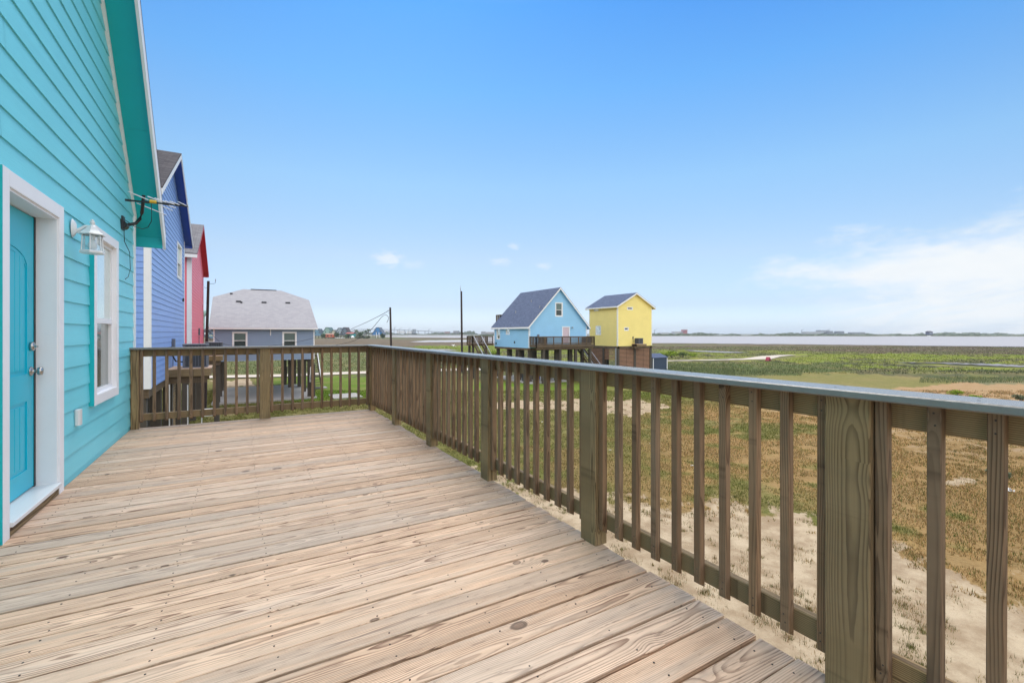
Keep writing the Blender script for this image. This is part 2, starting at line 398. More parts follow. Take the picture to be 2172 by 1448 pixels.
# ------------------------------------------------------------------ ground
class VN:
    def __init__(s, seed): s.t = np.random.RandomState(seed).rand(256, 256)
    def __call__(s, x, y):
        xi = np.floor(x).astype(int); yi = np.floor(y).astype(int); fx = x-xi; fy = y-yi
        fx = fx*fx*(3-2*fx); fy = fy*fy*(3-2*fy)
        g = lambda i, j: s.t[(xi+i) & 255, (yi+j) & 255]
        return (g(0, 0)*(1-fx)+g(1, 0)*fx)*(1-fy)+(g(0, 1)*(1-fx)+g(1, 1)*fx)*fy
vn = VN(3)
def fbm(x, y, o=4):
    s = 0; a = .5; t = 0
    for i in range(o): s = s+a*vn(x*2**i+17*i, y*2**i+5*i); t += a; a *= .55
    return s/t
def inpoly(px, py, poly):
    r = np.zeros(px.shape, bool); n = len(poly)
    for i in range(n):
        x0, y0 = poly[i]; x1, y1 = poly[(i+1) % n]
        if y0 == y1: continue
        c = ((y0 > py) != (y1 > py)) & (px < (x1-x0)*(py-y0)/(y1-y0)+x0)
        r ^= c
    return r
def ss(x, a, b): t = np.clip((x-a)/(b-a), 0, 1); return t*t*(3-2*t)
KA = .62
C_ = lambda r, g, b: np.array(lin(r, g, b, KA))
def region(X, Y):
    """what grows where: base colour of the vegetation and how much bare sand shows, by place"""
    d = X*SY+Y*CY; lat = X*CY-Y*SY
    front = d > 1.0
    dd = np.where(front, d, 1.0)
    px = FW/2+FPX*lat/dd; py = HOR-FPX*GZ/dd
    n = fbm(X*.12, Y*.12); nf = fbm(X*.7, Y*.7)
    dist = np.hypot(X, Y)
    nfar = fbm(np.arctan2(X, Y)*60, np.log(dist+1)*25)
    jx = (fbm(X*.05+50, Y*.05)-.5)*60; jy = (nfar-.5)
    ppx = px+jx; ppy = py+jy*np.clip((py-HOR)*.22, .8, 14)
    col = np.zeros(X.shape+(3,)); sand = np.zeros(X.shape)
    def put(m, c): col[m] = c
    put(np.ones(X.shape, bool), C_(128, 128, 66))
    marsh = ppy < 800
    mixc = np.where(nfar[..., None] > .5, C_(126, 132, 76), C_(102, 106, 72))
    col[marsh] = mixc[marsh]
    # bright yellow-green drifts in the marsh
    br = marsh & (fbm(np.arctan2(X, Y)*22+9, np.log(dist+1)*26) > .56) & (ppy > 742) & (ppy < 785)
    put(br, C_(150, 160, 66))
    dk = marsh & (fbm(np.arctan2(X, Y)*18+99, np.log(dist+1)*20) > .58) & (ppy > 765)
    put(dk, C_(92, 102, 62))
    for pl in ([(1690, 751), (1900, 750), (2172, 755), (2300, 757), (2300, 763), (2172, 762), (1950, 764), (1800, 761), (1700, 759)], [(1660, 764), (1800, 762.5), (1790, 767), (1680, 768)], [(2080, 767), (2300, 769), (2300, 773), (2100, 771)], [(1760, 772), (1900, 776), (2050, 781), (2000, 784), (1800, 779)], [(1400, 744), (1560, 746), (1600, 750), (1400, 752)]):
        m = inpoly(ppx, ppy, pl) & (nfar > .36); put(m, C_(146, 160, 64))
    far = ppy < 722
    put(far, C_(112, 118, 84))
    P = lambda pts: inpoly(ppx, ppy, pts)
    put(P([(1380, 726), (1700, 730), (2172, 735), (2700, 742), (2700, 760), (2172, 753), (1900, 750), (1700, 745), (1380, 741)]), C_(122, 110, 92))
    m = P([(1380, 726), (2172, 733), (2700, 742), (2700, 760), (2172, 753), (1700, 746), (1380, 742)]) & (fbm(np.arctan2(X, Y)*14+3, np.log(dist+1)*34) > .57); col[m] = C_(114, 122, 74)
    put(P([(300, 718), (760, 718.5), (870, 721), (960, 724), (1250, 726), (1250, 734), (1010, 733), (860, 735), (300, 738)]), C_(122, 108, 90))
    put(P([(860, 715.5), (1100, 716.5), (1100, 720), (860, 719)]), C_(112, 104, 86))
    put(P([(870, 732.5), (1250, 734), (1250, 745), (900, 742)]), C_(134, 152, 54))
    put(P([(1571, 799), (1773, 790), (2025, 803), (2172, 812), (2172, 850), (1500, 850), (1400, 830), (1400, 812)]), C_(152, 146, 84))
    put(P([(1000, 810), (1571, 799), (1620, 850), (1300, 845), (1000, 845)]), C_(126, 132, 60))
    put(P([(1380, 768), (1800, 770), (1773, 790), (1571, 799), (1380, 800)]), C_(104, 118, 66))
    put(P([(560, 800), (800, 797), (830, 850), (560, 850)]), C_(118, 150, 40))
    put(P([(1010, 812), (1240, 812), (1240, 826), (1010, 826)]), C_(116, 150, 36))
    put(P([(270, 740), (790, 740), (790, 796), (270, 800)]), C_(118, 128, 78))
    # dry golden grass on the right
    dry = ss(px, 1250, 1500)*ss(py, 838, 880)*ss(n+(nf-.5)*.9, .26, .52)
    col = col*(1-dry[..., None])+C_(194, 156, 102)*dry[..., None]
    dry2 = ss(py, 880, 960)*ss(n+(nf-.5)*1.0, .40, .66)*.7*ss(px, 700, 1200)
    col = col*(1-dry2[..., None])+C_(168, 138, 90)*dry2[..., None]
    put(P([(1990, 803), (2172, 803), (2900, 808), (2900, 818), (2172, 814), (2025, 811)]), C_(138, 140, 104))
    m = P([(1830, 830), (2025, 811), (2172, 813), (2900, 818), (2900, 880), (2172, 868), (1960, 846)])
    col[m] = C_(206, 168, 122); sand[m] = .42
    # bare sand close to the houses, a worn strip and blotches
    bp = [(900, 985), (960, 985), (1060, 1012), (1290, 1052), (1560, 1066), (1700, 1088), (1889, 1135), (2010, 1205), (2172, 1273), (2700, 1420), (2700, 9000), (-1500, 9000), (200, 2000)]
    acc = np.zeros(X.shape)
    for i in range(8):
        jx2 = (fbm(X*(.5+.35*i)+31*i, Y*(.5+.35*i))-.5); jy2 = (fbm(X*(.5+.35*i), Y*(.5+.35*i)+57*i)-.5)
        q_ = np.clip((py-HOR)*.34, 5, 260)*(1.25-.08*i)
        acc += inpoly(px+jx2*q_*2.2, py+jy2*q_*1.5, bp)
    sand = np.maximum(sand, acc/8*.86)
    m = P([(1996, 1020), (2060, 1012), (2096, 1022), (2040, 1032)]); sand[m] = .9
    m = P([(1030, 852), (1200, 848), (1345, 846), (1420, 860), (1340, 882), (1180, 870), (1030, 866)]); sand[m] = np.maximum(sand[m], .62)
    m = P([(455, 806), (545, 803), (560, 818), (480, 824)]); sand[m] = .75
    sand = np.maximum(sand, ss(n, .60, .74)*.45*(py > 860)*(py < 1400))
    bf = (~front)
    col[bf] = C_(150, 138, 84)
    return col, np.clip(sand, 0, 1)
def make_ground():
    azs = np.concatenate([np.linspace(-math.radians(48), math.radians(48), 560), np.linspace(math.radians(52), math.radians(308), 40)])
    rs = np.concatenate([[.4], np.geomspace(2.0, 2550, 430)])
    A, R = np.meshgrid(azs+YAW, rs)
    X = np.sin(A)*R; Y = np.cos(A)*R
    nr, na = X.shape
    Z = np.full(X.shape, GZ)+(fbm(X*.25, Y*.25)-.5)*.16*ss(R, 4, 10)*ss(R, 400, 60)
    me = bpy.data.meshes.new('ground')
    co = np.stack([X, Y, Z], -1).reshape(-1, 3)
    i, j = np.meshgrid(np.arange(nr-1), np.arange(na), indexing='ij')
    jn = (j+1) % na
    F = np.stack([i*na+j, i*na+jn, (i+1)*na+jn, (i+1)*na+j], -1).reshape(-1, 4)[:, ::-1]
    me.vertices.add(len(co)); me.vertices.foreach_set('co', co.ravel().astype(np.float32))
    me.loops.add(F.size); me.loops.foreach_set('vertex_index', F.ravel().astype(np.int32))
    me.polygons.add(len(F)); me.polygons.foreach_set('loop_start', np.arange(0, F.size, 4, dtype=np.int32))
    me.update(calc_edges=True); me.validate()
    c, s = region(X.ravel(), Y.ravel())
    a = me.attributes.new('col', 'FLOAT_COLOR', 'POINT'); a.data.foreach_set('color', np.concatenate([c, np.ones((len(c), 1))], 1).ravel().astype(np.float32))
    a = me.attributes.new('sand', 'FLOAT', 'POINT'); a.data.foreach_set('value', s.astype(np.float32))
    o = bpy.data.objects.new('ground', me); COL.objects.link(o); struct(o)
    def f(t, b):
        p = t.pos()
        c = t.attr('col', 'Color'); sa = t.attr('sand', 'Fac')
        n1 = t.noise(p, 1.1, 6, .65); n2 = t.noise(p, 9.0, 5, .7); n3 = t.noise(p, 45.0, 3, .7); n0 = t.noise(p, .22, 5, .6)
        k = t.math('ADD', t.math('MULTIPLY_ADD', n1, .7, .3), t.math('MULTIPLY_ADD', n2, 1.0, -.2))
        g = t.mix(1.0, c, t.xyz(k, k, k), 'MULTIPLY')
        # dry / green flecks
        fl = t.sstep(t.math('ADD', t.math('MULTIPLY', n2, .6), t.math('MULTIPLY', n0, .6)), .54, .72)
        g = t.mix(t.math('MULTIPLY', fl, .42), g, lin(186, 158, 110, KA))
        sc = t.mix(t.sstep(n1, .35, .65), lin(220, 198, 166, .68), lin(190, 164, 132, .60)); sc = t.mix(t.sstep(n2, .60, .75), sc, lin(152, 126, 92, .6))
        sk = t.math('MULTIPLY_ADD', n3, .4, .8); sc = t.mix(1.0, sc, t.xyz(sk, sk, sk), 'MULTIPLY')
        th = t.math('ADD', t.math('MULTIPLY', n1, .75), t.math('MULTIPLY', n2, .45))
        th = t.math('SUBTRACT', t.math('ADD', sa, th), .60)
        m = t.sstep(th, .42, .62)
        t.put(b.inputs['Base Color'], t.mix(m, g, sc))
        t.put(b.inputs['Normal'], t.bump(t.math('ADD', n2, n3), .5, .04))
    me.materials.append(mat('ground_cover', f, .95, .12))
    return o
make_ground()

def sheet(name, pts, z, material, kind='structure'):
    mb = MB(); mb.poly([(p[0], p[1], z) for p in pts]); o = mb.build(name, material); struct(o, kind); return o
def gpts(l): return [gnd(x, y) for x, y in l]
def water_mat():
    def f(t, b):
        p = t.pos(); x, y, z = t.sep(p)
        t.put(b.inputs['Base Color'], lin(190, 182, 178, .74))
        w = t.noise(t.xyz(t.math('MULTIPLY', x, .35), t.math('MULTIPLY', y, .12), 0.0), 1.0, 6, .7)
        t.put(b.inputs['Normal'], t.bump(w, .5, .15))
    return mat('muddy_water', f, .45, .4)
M['water'] = water_mat()
M['roadm'] = plain('shell_road', lin(222, 208, 190, .70), .9, var=.12, sc=.6)
M['mud'] = plain('tidal_mud', lin(156, 146, 138, .7), .45, var=.25, sc=.4)
def ragged(l, amp, n=14, seed=1):
    r = random.Random(seed); out = []
    for i in range(len(l)):
        (x0, y0), (x1, y1) = l[i], l[(i+1) % len(l)]
        for k in range(n):
            t = k/n; j = amp*(r.random()-.5)*2 if k else 0
            out.append((x0+(x1-x0)*t, y0+(y1-y0)*t+j*(abs(x1-x0) > 60)))
    return out
sheet('water', gpts(ragged([(1000, 728.3), (1200, 727.5), (1400, 728), (1700, 730.5), (2172, 736), (2600, 741), (3000, 745), (3000, 714.2), (2172, 713.6), (1400, 712.9), (1000, 712.4)], .35, 16, 1)), GZ+.12, 'water')
sheet('water', gpts(ragged([(812, 712.6), (1000, 712.4), (1000, 716.2), (960, 716.3), (860, 715.2), (812, 714.6)], .12, 10, 2)), GZ+.12, 'water')
sheet('water', gpts(ragged([(868, 725.2), (905, 722.2), (1000, 720.9), (1000, 725.4), (890, 725.9)], .2, 10, 3)), GZ+.12, 'water')
sheet('water', gpts([(640, 710.6), (1700, 710.2), (1700, 711.2), (640, 711.6)]), GZ+.12, 'water')
# shell road behind the grey house and towards the light blue house
road_c = [(200, 806), (330, 803), (470, 800), (600, 797.5), (740, 792), (860, 788), (960, 785), (1040, 783), (1130, 781)]
up = [(x, y-2.6) for x, y in road_c]; dn = [(x, y+2.6) for x, y in road_c]
sheet('road', gpts(up+dn[::-1]), GZ+.10, 'roadm')
sheet('path', gpts(ragged([(1395, 765.3), (1500, 763.4), (1585, 761.2), (1600, 763.4), (1500, 765.2), (1395, 766.6)], .35, 8, 5)), GZ+.10, 'roadm')
sheet('mud_flat', gpts(ragged([(1575, 761.4), (1612, 756.0), (1650, 753.6), (1690, 752.9), (1655, 757), (1636, 762.2), (1600, 763.2)], 1.0, 10, 15)), GZ+.11, 'roadm')
sheet('mud_flat', gpts(ragged([(1905, 769.6), (2000, 770), (2100, 772.6), (2172, 776.0), (2500, 784), (2500, 787), (2172, 779.0), (2040, 773.5)], 1.0, 14, 6)), GZ+.11, 'mud')
sheet('mud_flat', gpts(ragged([(1450, 743.2), (1520, 745.2), (1590, 748.4), (1540, 749), (1480, 746.2)], .4, 6, 7)), GZ+.11, 'mud')
sheet('mud_flat', gpts(ragged([(885, 740.8), (950, 741), (975, 743.6), (915, 744.2)], .5, 6, 8)), GZ+.11, 'mud')
sheet('road_spur', gpts(ragged([(700, 840), (708, 838), (760, 841), (762, 846), (722, 848)], .1, 3, 9)), GZ-.3, 'roadm')

# ------------------------------------------------------------------ grass as ground cover
def grass_mat():
    def f(t, b):
        t.put(b.inputs['Base Color'], t.attr('col', 'Color'))
    return mat('grass_blades', f, .8, .15)
M['grass'] = grass_mat()
def blades(name, X, Y, H, Wd, Z0=GZ, tintf=1.0, green=0.0, seed=1, base=None):
    rs = np.random.RandomState(seed); n = len(X)
    a = rs.rand(n)*2*math.pi; ln = rs.rand(n)*.55*H; la = rs.rand(n)*2*math.pi
    dx, dy = np.cos(a)*Wd/2, np.sin(a)*Wd/2
    z = Z0+(fbm(X*.25, Y*.25)-.5)*.16*ss(np.hypot(X, Y), 4, 10)*ss(np.hypot(X, Y), 400, 60)
    p0 = np.stack([X-dx, Y-dy, z-.01], 1); p1 = np.stack([X+dx, Y+dy, z-.01], 1)
    p2 = np.stack([X+np.cos(la)*ln, Y+np.sin(la)*ln, z+H], 1)
    co = np.stack([p0, p1, p2], 1).reshape(-1, 3)
    me = bpy.data.meshes.new(name)
    me.vertices.add(3*n); me.vertices.foreach_set('co', co.ravel().astype(np.float32))
    me.loops.add(3*n); me.loops.foreach_set('vertex_index', np.arange(3*n, dtype=np.int32))
    me.polygons.add(n); me.polygons.foreach_set('loop_start', np.arange(0, 3*n, 3, dtype=np.int32))
    me.update(calc_edges=True)
    c, s = region(X, Y)
    if base is not None: c = np.tile(base, (n, 1))
    c = c*(.55+1.15*rs.rand(n, 1)**1.3)*tintf
    g = (rs.rand(n, 1) < green); c = np.where(g, C_(112, 120, 56)*(.7+.7*rs.rand(n, 1)), c)
    c = np.repeat(c, 3, 0)
    at_ = me.attributes.new('col', 'FLOAT_COLOR', 'POINT'); at_.data.foreach_set('color', np.concatenate([c, np.ones((3*n, 1))], 1).ravel().astype(np.float32))
    me.materials.append(M['grass']); o = bpy.data.objects.new(name, me); COL.objects.link(o); o['kind'] = 'stuff'
    return o
rs = np.random.RandomState(11)
def scatter(n, dmin, dmax, pxa, pxb, pw=1.0):
    d = (dmin**(pw)+(dmax**pw-dmin**pw)*rs.rand(n))**(1/pw)
    u = (rs.uniform(pxa, pxb, n)-FW/2)/FPX
    return (SY+u*CY)*d, (CY-u*SY)*d
# lawn texture close by
X, Y = scatter(420000, 8, 44, 250, 2260, .9)
X2, Y2 = scatter(60000, 5, 40, 2260, 4600, .9); X, Y = np.concatenate([X, X2]), np.concatenate([Y, Y2])
_, s_ = region(X, Y); k = (s_+(fbm(X*2.2, Y*2.2)-.5)*1.3 < .45) & (fbm(X*1.1, Y*1.1) > .33); X, Y = X[k], Y[k]
D = np.hypot(X, Y); n = len(X)
o = blades('lawn_grass', X, Y, rs.uniform(.03, .10, n)*(.8+D*.012), .010+D*.0007, seed=2, green=.25)
tag(o, 'short patchy grass, olive turning golden dry, covering the yard around the deck', 'grass')
# tufts on the sand
tx, ty = scatter(5200, 5, 24, 850, 2260, 1.0)
tx = np.concatenate([tx]); _, s_ = region(tx, ty); k = (s_ > .2) & (fbm(tx*.75+7, ty*.75)+.25*fbm(tx*3, ty*3) > .62); tx, ty = tx[k], ty[k]
m_ = 34; sg_ = np.repeat(rs.uniform(.02, .13, len(tx)), m_); X = np.repeat(tx, m_)+rs.normal(0, 1, len(tx)*m_)*sg_; Y = np.repeat(ty, m_)+rs.normal(0, 1, len(tx)*m_)*sg_
o = blades('grass_tufts', X, Y, rs.uniform(.02, .10, len(X)), np.full(len(X), .010), seed=3, tintf=.9, green=.45)
tag(o, 'scattered olive grass tufts on the bare sand below the deck', 'grass')
# marsh grass
X, Y = scatter(90000, 62, 190, 380, 2260, .6)
d_ = X*SY+Y*CY; py_ = HOR-FPX*GZ/d_; px_ = FW/2+FPX*(X*CY-Y*SY)/d_
lawn = inpoly(px_, py_, [(1560, 802), (1773, 792), (2025, 804), (2300, 808), (2300, 900), (1000, 900), (1000, 812)])
road = inpoly(px_, py_, [(200, 801), (600, 792), (1130, 777), (1130, 786), (600, 803), (200, 812)]) | inpoly(px_, py_, [(1395, 763), (1590, 757), (1710, 750), (1715, 756), (1610, 766), (1395, 770)]) | inpoly(px_, py_, [(1905, 767), (2300, 774), (2300, 788), (1905, 775)])
k = (~lawn) & (~road) & (py_ < 797); X, Y = X[k], Y[k]; D = np.hypot(X, Y)
o = blades('marsh_grass', X, Y, rs.uniform(.05, .24, len(X)), .05+D*.0009, seed=4, green=.0)
tag(o, 'tall green and yellow marsh grass between the road and the water', 'grass')
# spiky grey-green stand by the lawn edge
X, Y = [], []
for (a, b, c, e, nn) in [(1400, 772, 1560, 796, 4200), (1530, 783, 1700, 797, 1800), (1950, 801, 2300, 812, 2600)]:
    for q in range(nn):
        g = gnd(random.uniform(a, c), random.uniform(b, e)); X.append(g.x); Y.append(g.y)
X = np.array(X); Y = np.array(Y)
o = blades('reed_grass', X, Y, rs.uniform(.10, .50, len(X))*(.4+fbm(X*.8, Y*.8)), np.full(len(X), .05), seed=5, base=C_(124, 136, 92))
tag(o, 'pale grey-green reeds standing along the edge of the mown field', 'grass')

# ------------------------------------------------------------------ foliage things
def leaf_mat(name, c):
    def f(t, b):
        n = t.noise(t.pos(), 1.2, 3, .6); rn = t.attr('rnd', 'Fac')
        k = t.math('ADD', t.math('MULTIPLY_ADD', n, .8, .3), t.math('MULTIPLY', rn, .5))
        t.put(b.inputs['Base Color'], t.mix(1.0, c, t.xyz(k, k, k), 'MULTIPLY'))
    return mat(name, f, .7, .2)
M['leaf_bright'] = leaf_mat('bright_leaves', lin(140, 165, 40, .7)); M['leaf_dark'] = leaf_mat('dark_leaves', lin(74, 98, 44, .7)); M['leaf_grey'] = leaf_mat('grey_leaves', lin(112, 122, 92, .7))
def crown(mb, c, rx, ry, rz, n, size, rnd=random):
    c = V(c)
    lob = [(V((rnd.uniform(-.55, .55)*rx, rnd.uniform(-.55, .55)*ry, rnd.uniform(-.3, .5)*rz)), rnd.uniform(.45, .75)) for _ in range(7)]
    for i in range(n):
        o_, k = rnd.choice(lob); d = V((rnd.gauss(0, 1), rnd.gauss(0, 1), rnd.gauss(0, 1))).normalized()*(rnd.random()**.4)*k
        p = c+o_+V((d.x*rx, d.y*ry, d.z*rz))
        a = V((rnd.gauss(0, 1), rnd.gauss(0, 1), rnd.gauss(0, 1))).normalized(); b = a.cross(V((rnd.gauss(0, 1), rnd.gauss(0, 1), 1))).normalized()
        s = size*rnd.uniform(.6, 1.4)
        mb.add([p-a*s, p+b*s*.5, p+a*s, p-b*s*.5], [(0, 1, 2, 3)])
def bush(px, py, wpx, hpx, material, label, group=None, cat='bush', n=500):
    g = gnd(px, py); d = g.x*SY+g.y*CY; w = wpx*d/FPX; h = hpx*d/FPX
    t = thing('bush', label, cat, g, group)
    mb = MB(); crown(mb, g+V((0, 0, h*.5)), w*.5, w*.45, h*.5, n, max(.05, w*.05)); mb.build('foliage', material, t)
    s = MB()
    for k in range(4): s.tube([g, g+V((random.uniform(-.3, .3)*w, random.uniform(-.3, .3)*w, h*.6))], .02*w, 5, .008*w)
    s.build('stem', 'piling', t)
bush(2029, 839, 34, 13, 'leaf_bright', 'bright yellow-green round bush on the tan field, the bigger of two')
bush(2068, 846, 26, 8, 'leaf_bright', 'low yellow-green bush on the tan field, right beside the bigger one')
bush(2166, 853, 34, 17, 'leaf_grey', 'dark grey-green spiky bush at the right edge of the tan field')
bush(2118, 1012, 40, 16, 'leaf_grey', 'small dark green plant beside a bare sand patch in dry grass')
for i, (px, py, w, h, m_, lb) in enumerate([(1398, 757, 26, 13, 'leaf_bright', 'bright green bush just right of the yellow house, behind the shed'),
        (1425, 758, 34, 15, 'leaf_bright', 'wide bright green bush behind the shed roof'), (1447, 758, 24, 12, 'leaf_dark', 'dark green bush right of the wide bright one by the shed'),
        (1470, 757, 22, 9, 'leaf_bright', 'small bright bush at the right end of the row by the shed'), (1412, 760, 18, 11, 'leaf_dark', 'dark bush between the bright bushes behind the shed'),
        (1050, 752, 36, 9, 'leaf_bright', 'low bright bush under the stairs of the light blue house'), (1025, 753, 30, 8, 'leaf_dark', 'low dark bush left of the light blue house')]):
    bush(px, py, w, h, m_, lb, 'bushes by the stilt houses', n=350)

# ------------------------------------------------------------------ siding and windows
def siding(mb, P, prof, z0, z1, expo, tk, openings=(), phase=None, seam=True):
    """lap boards; P(a, n, z) maps (along, outward, up) to the world; prof(z) gives the wall's extent"""
    zc = z0 if phase is None else phase-math.ceil((phase-z0)/expo)*expo
    while zc < z1-1e-4:
        za, zb = max(zc, z0), min(zc+expo, z1)
        cuts = sorted({za, zb}|{z for o in openings for z in (o[2], o[3]) if za+1e-4 < z < zb-1e-4})
        for p, q in zip(cuts[:-1], cuts[1:]):
            lo = prof(p); hi = prof(q)
            if lo[1]-lo[0] < .02: continue
            segs = [(lo[0], lo[1], hi[0], hi[1])]
            for (oa, ob, oz0, oz1) in openings:
                if oz0 < (p+q)/2 < oz1:
                    ns = []
                    for (a, b, c, d) in segs:
                        if ob <= a or oa >= b: ns.append((a, b, c, d)); continue
                        if oa > a: ns.append((a, oa, c, oa))
                        if ob < b: ns.append((ob, b, ob, d))
                    segs = ns
            t0 = tk*(1-(p-zc)/expo)+.002; t1 = tk*(1-(q-zc)/expo)+.002
            segs2 = []
            for (a, b, c, d) in segs:
                if seam and b-a > 2.2 and len(cuts) == 2:
                    xs = (a+b)/2+(zc*7.31 % 1-.5)*(b-a)*.6
                    if max(a, c)+.2 < xs < min(b, d)-.2: segs2 += [(a, xs, c, xs), (xs+.003, b, xs+.003, d)]; continue
                segs2.append((a, b, c, d))
            for (a, b, c, d) in segs2:
                r = random.random()
                mb.add([P(a, t0, p), P(b, t0, p), P(d, t1, q), P(c, t1, q)], [(0, 1, 2, 3)], rnd=r)
                if abs(p-za) < 1e-6: mb.add([P(a, -.004, p), P(b, -.004, p), P(b, t0, p), P(a, t0, p)], [(0, 1, 2, 3)], rnd=r)
        zc += expo
def pbox(mb, P, a0, a1, n0, n1, z0, z1, bev=0.0, axis='z'):
    o = V(P(a0, n0, z0)); A = V(P(a1, n0, z0))-o; N = V(P(a0, n1, z0))-o; Z = V(P(a0, n0, z1))-o
    ax = {'z': (Z, A, N), 'a': (A, Z, N), 'n': (N, A, Z)}[axis]
    mb.bar(o, *ax, bev)
def window(parent, P, a0, a1, z0, z1, cas=.09, rec=.05, proud=.028, split=True, top='glass', bot='glass', fill=.022, framemat='white', name='window', label=None):
    """casing boards round an opening, sash bars, panes; a0..z1 are the outer casing lines"""
    mb = MB()
    pbox(mb, P, a0, a0+cas, -.002, proud, z0, z1, .002); pbox(mb, P, a1-cas, a1, -.002, proud, z0, z1, .002)
    pbox(mb, P, a0+cas, a1-cas, -.002, proud, z1-cas, z1, .002, 'a'); pbox(mb, P, a0+cas, a1-cas, -.002, proud, z0, z0+cas, .002, 'a')
    w = mb.build(name, framemat, parent, label)
    i0, i1, j0, j1 = a0+cas, a1-cas, z0+cas, z1-cas
    sb = MB(); s = fill
    for (a, b, c, d) in [(i0, i0+s, j0, j1), (i1-s, i1, j0, j1), (i0+s, i1-s, j1-s, j1), (i0+s, i1-s, j0, j0+s)]: pbox(sb, P, a, b, -rec-.03, .004, c, d)
    zm = j0+(j1-j0)*.47
    if split: pbox(sb, P, i0+s, i1-s, -rec-.01, -rec+.022, zm-.5*s-.008, zm+.5*s+.008)
    sb.build('sash', framemat, w)
    if split:
        p = MB(); p.quad(P(i0+s, -rec+.002, zm+.5*s), P(i1-s, -rec+.002, zm+.5*s), P(i1-s, -rec+.002, j1-s), P(i0+s, -rec+.002, j1-s)); p.build('pane', top, w)
        p = MB(); p.quad(P(i0+s, -rec-.012, j0+s), P(i1-s, -rec-.012, j0+s), P(i1-s, -rec-.012, zm-.5*s), P(i0+s, -rec-.012, zm-.5*s)); p.build('pane', bot, w)
    else:
        p = MB(); p.quad(P(i0+s, -rec, j0+s), P(i1-s, -rec, j0+s), P(i1-s, -rec, j1-s), P(i0+s, -rec, j1-s)); p.build('pane', bot, w)
    return w, (a0+cas*.5, a1-cas*.5, z0+cas*.5, z1-cas*.5)
def gprof(hw, ze, slope):
    return lambda z: (-hw, hw) if z <= ze else (-max(hw-(z-ze)/slope, 0), max(hw-(z-ze)/slope, 0))

def gable_house(root, P, Q, hw, depth, zb, ze, slope, ov, sm, tm, shm, openings_g=(), openings_s=(), expo=.183, tk=.016, phase=None, side='lo', fasc='white', soffit=None, cornerw=.10, eo=.3):
    """P(a,n,z): gable face frame, a across, n outward, z up. The body reaches depth behind it. Q: side face frame."""
    zp = ze+hw*slope
    prof = gprof(hw, ze, slope)
    w = MB()
    siding(w, P, prof, zb, zp-.03, expo, tk, openings_g, phase)
    if Q: siding(w, Q, lambda z: (0, depth), zb, ze+.12, expo, tk, openings_s, phase)
    e = .13
    pts = [P(-hw+.001, -e, zb), P(hw-.001, -e, zb), P(hw-.001, -e, ze), P(0, -e, zp-.02), P(-hw+.001, -e, ze)]
    # core shell: body with the two side walls, kept clear of the window recesses
    s0 = e if Q else 0.0
    pts = [P(-hw+s0, -e, zb), P(hw-.001, -e, zb), P(hw-.001, -e, ze), P(0, -e, zp-.05), P(-hw+s0, -e, ze)]
    dv = V(P(0, -depth, 0))-V(P(0, -e, 0))
    w.prism(pts, dv)
    # closing strips between sheet and core at the edges
    pbox(w, P, -hw, hw, -e, -.01, zb, zb+.05)
    w.build('wall', sm, root)
    # roof: two slabs with shingles
    th = .05; L = math.hypot(1, slope); run = hw+eo
    def slab(sgn, n0, n1, off, t, mname, name, inset=0.0):
        mb = MB()
        # from ridge down to eave
        rdg = V(P(0, n1, zp+off)); eav = V(P(sgn*run, n1, zp+off-run*slope))
        dn = eav-rdg; back = V(P(0, n0, 0))-V(P(0, n1, 0))
        nrm = V(P(sgn*slope/L, 0, 1/L))-V(P(0, 0, 0))
        mb.bar(rdg, back, dn, nrm*t, 0, False)
        return mb.build(name, mname, root)
    slab(-1, -depth-ov, ov, .10, .035, shm, 'roof'); slab(1, -depth-ov, ov, .10, .035, shm, 'roof')
    # soffit decks under the shingles
    sf = MB()
    for sgn in (-1, 1):
        rdg = V(P(0, ov-.03, zp+.0)); eav = V(P(sgn*(run-.03), ov-.03, zp-(run-.03)*slope))
        back = V(P(0, -depth-ov+.03, 0))-V(P(0, ov-.03, 0)); nrm = V(P(sgn*slope/L, 0, 1/L))-V(P(0, 0, 0))
        sf.bar(rdg, back, eav-rdg, nrm*.055, 0, False)
        # eave fascia back board
        pbox(sf, P, min(sgn*(run-.035), sgn*(run-.01)), max(sgn*(run-.035), sgn*(run-.01)), -depth-ov, ov-.035, zp-run*slope-.10, zp-run*slope+.09)
    sf.each('soffit', soffit or tm, root)
    # rake fascia boards (front)
    for sgn in (-1, 1):
        fb = MB()
        a = V(P(0, ov-.028, zp+.09*L)); b_ = V(P(sgn*run, ov-.028, zp-run*slope+.09*L))
        h_ = V((0, 0, -.19*L/1.15)); out = V(P(0, .028, 0))-V(P(0, 0, 0))
        fb.prism([a, b_, b_+h_+(V(P(-sgn*.0, 0, 0))-V(P(0, 0, 0))), a+h_], out)
        fb.build('rake_board', fasc, root)
    # corner boards
    cb = MB()
    for sgn in (-1, 1):
        a0, a1 = (sgn*hw-.005, sgn*(hw-cornerw)) if sgn < 0 else (sgn*(hw-cornerw), sgn*hw+.005)
        a0, a1 = min(a0, a1), max(a0, a1)
        pbox(cb, P, a0, a1, -.002, .026, zb, ze-.02)
    if Q: pbox(cb, Q, -.026, cornerw, -.002, .026, zb, ze); pbox(cb, Q, depth-cornerw, depth+.005, -.002, .026, zb, ze)
    cb.each('corner_board', fasc, root)
    return zp

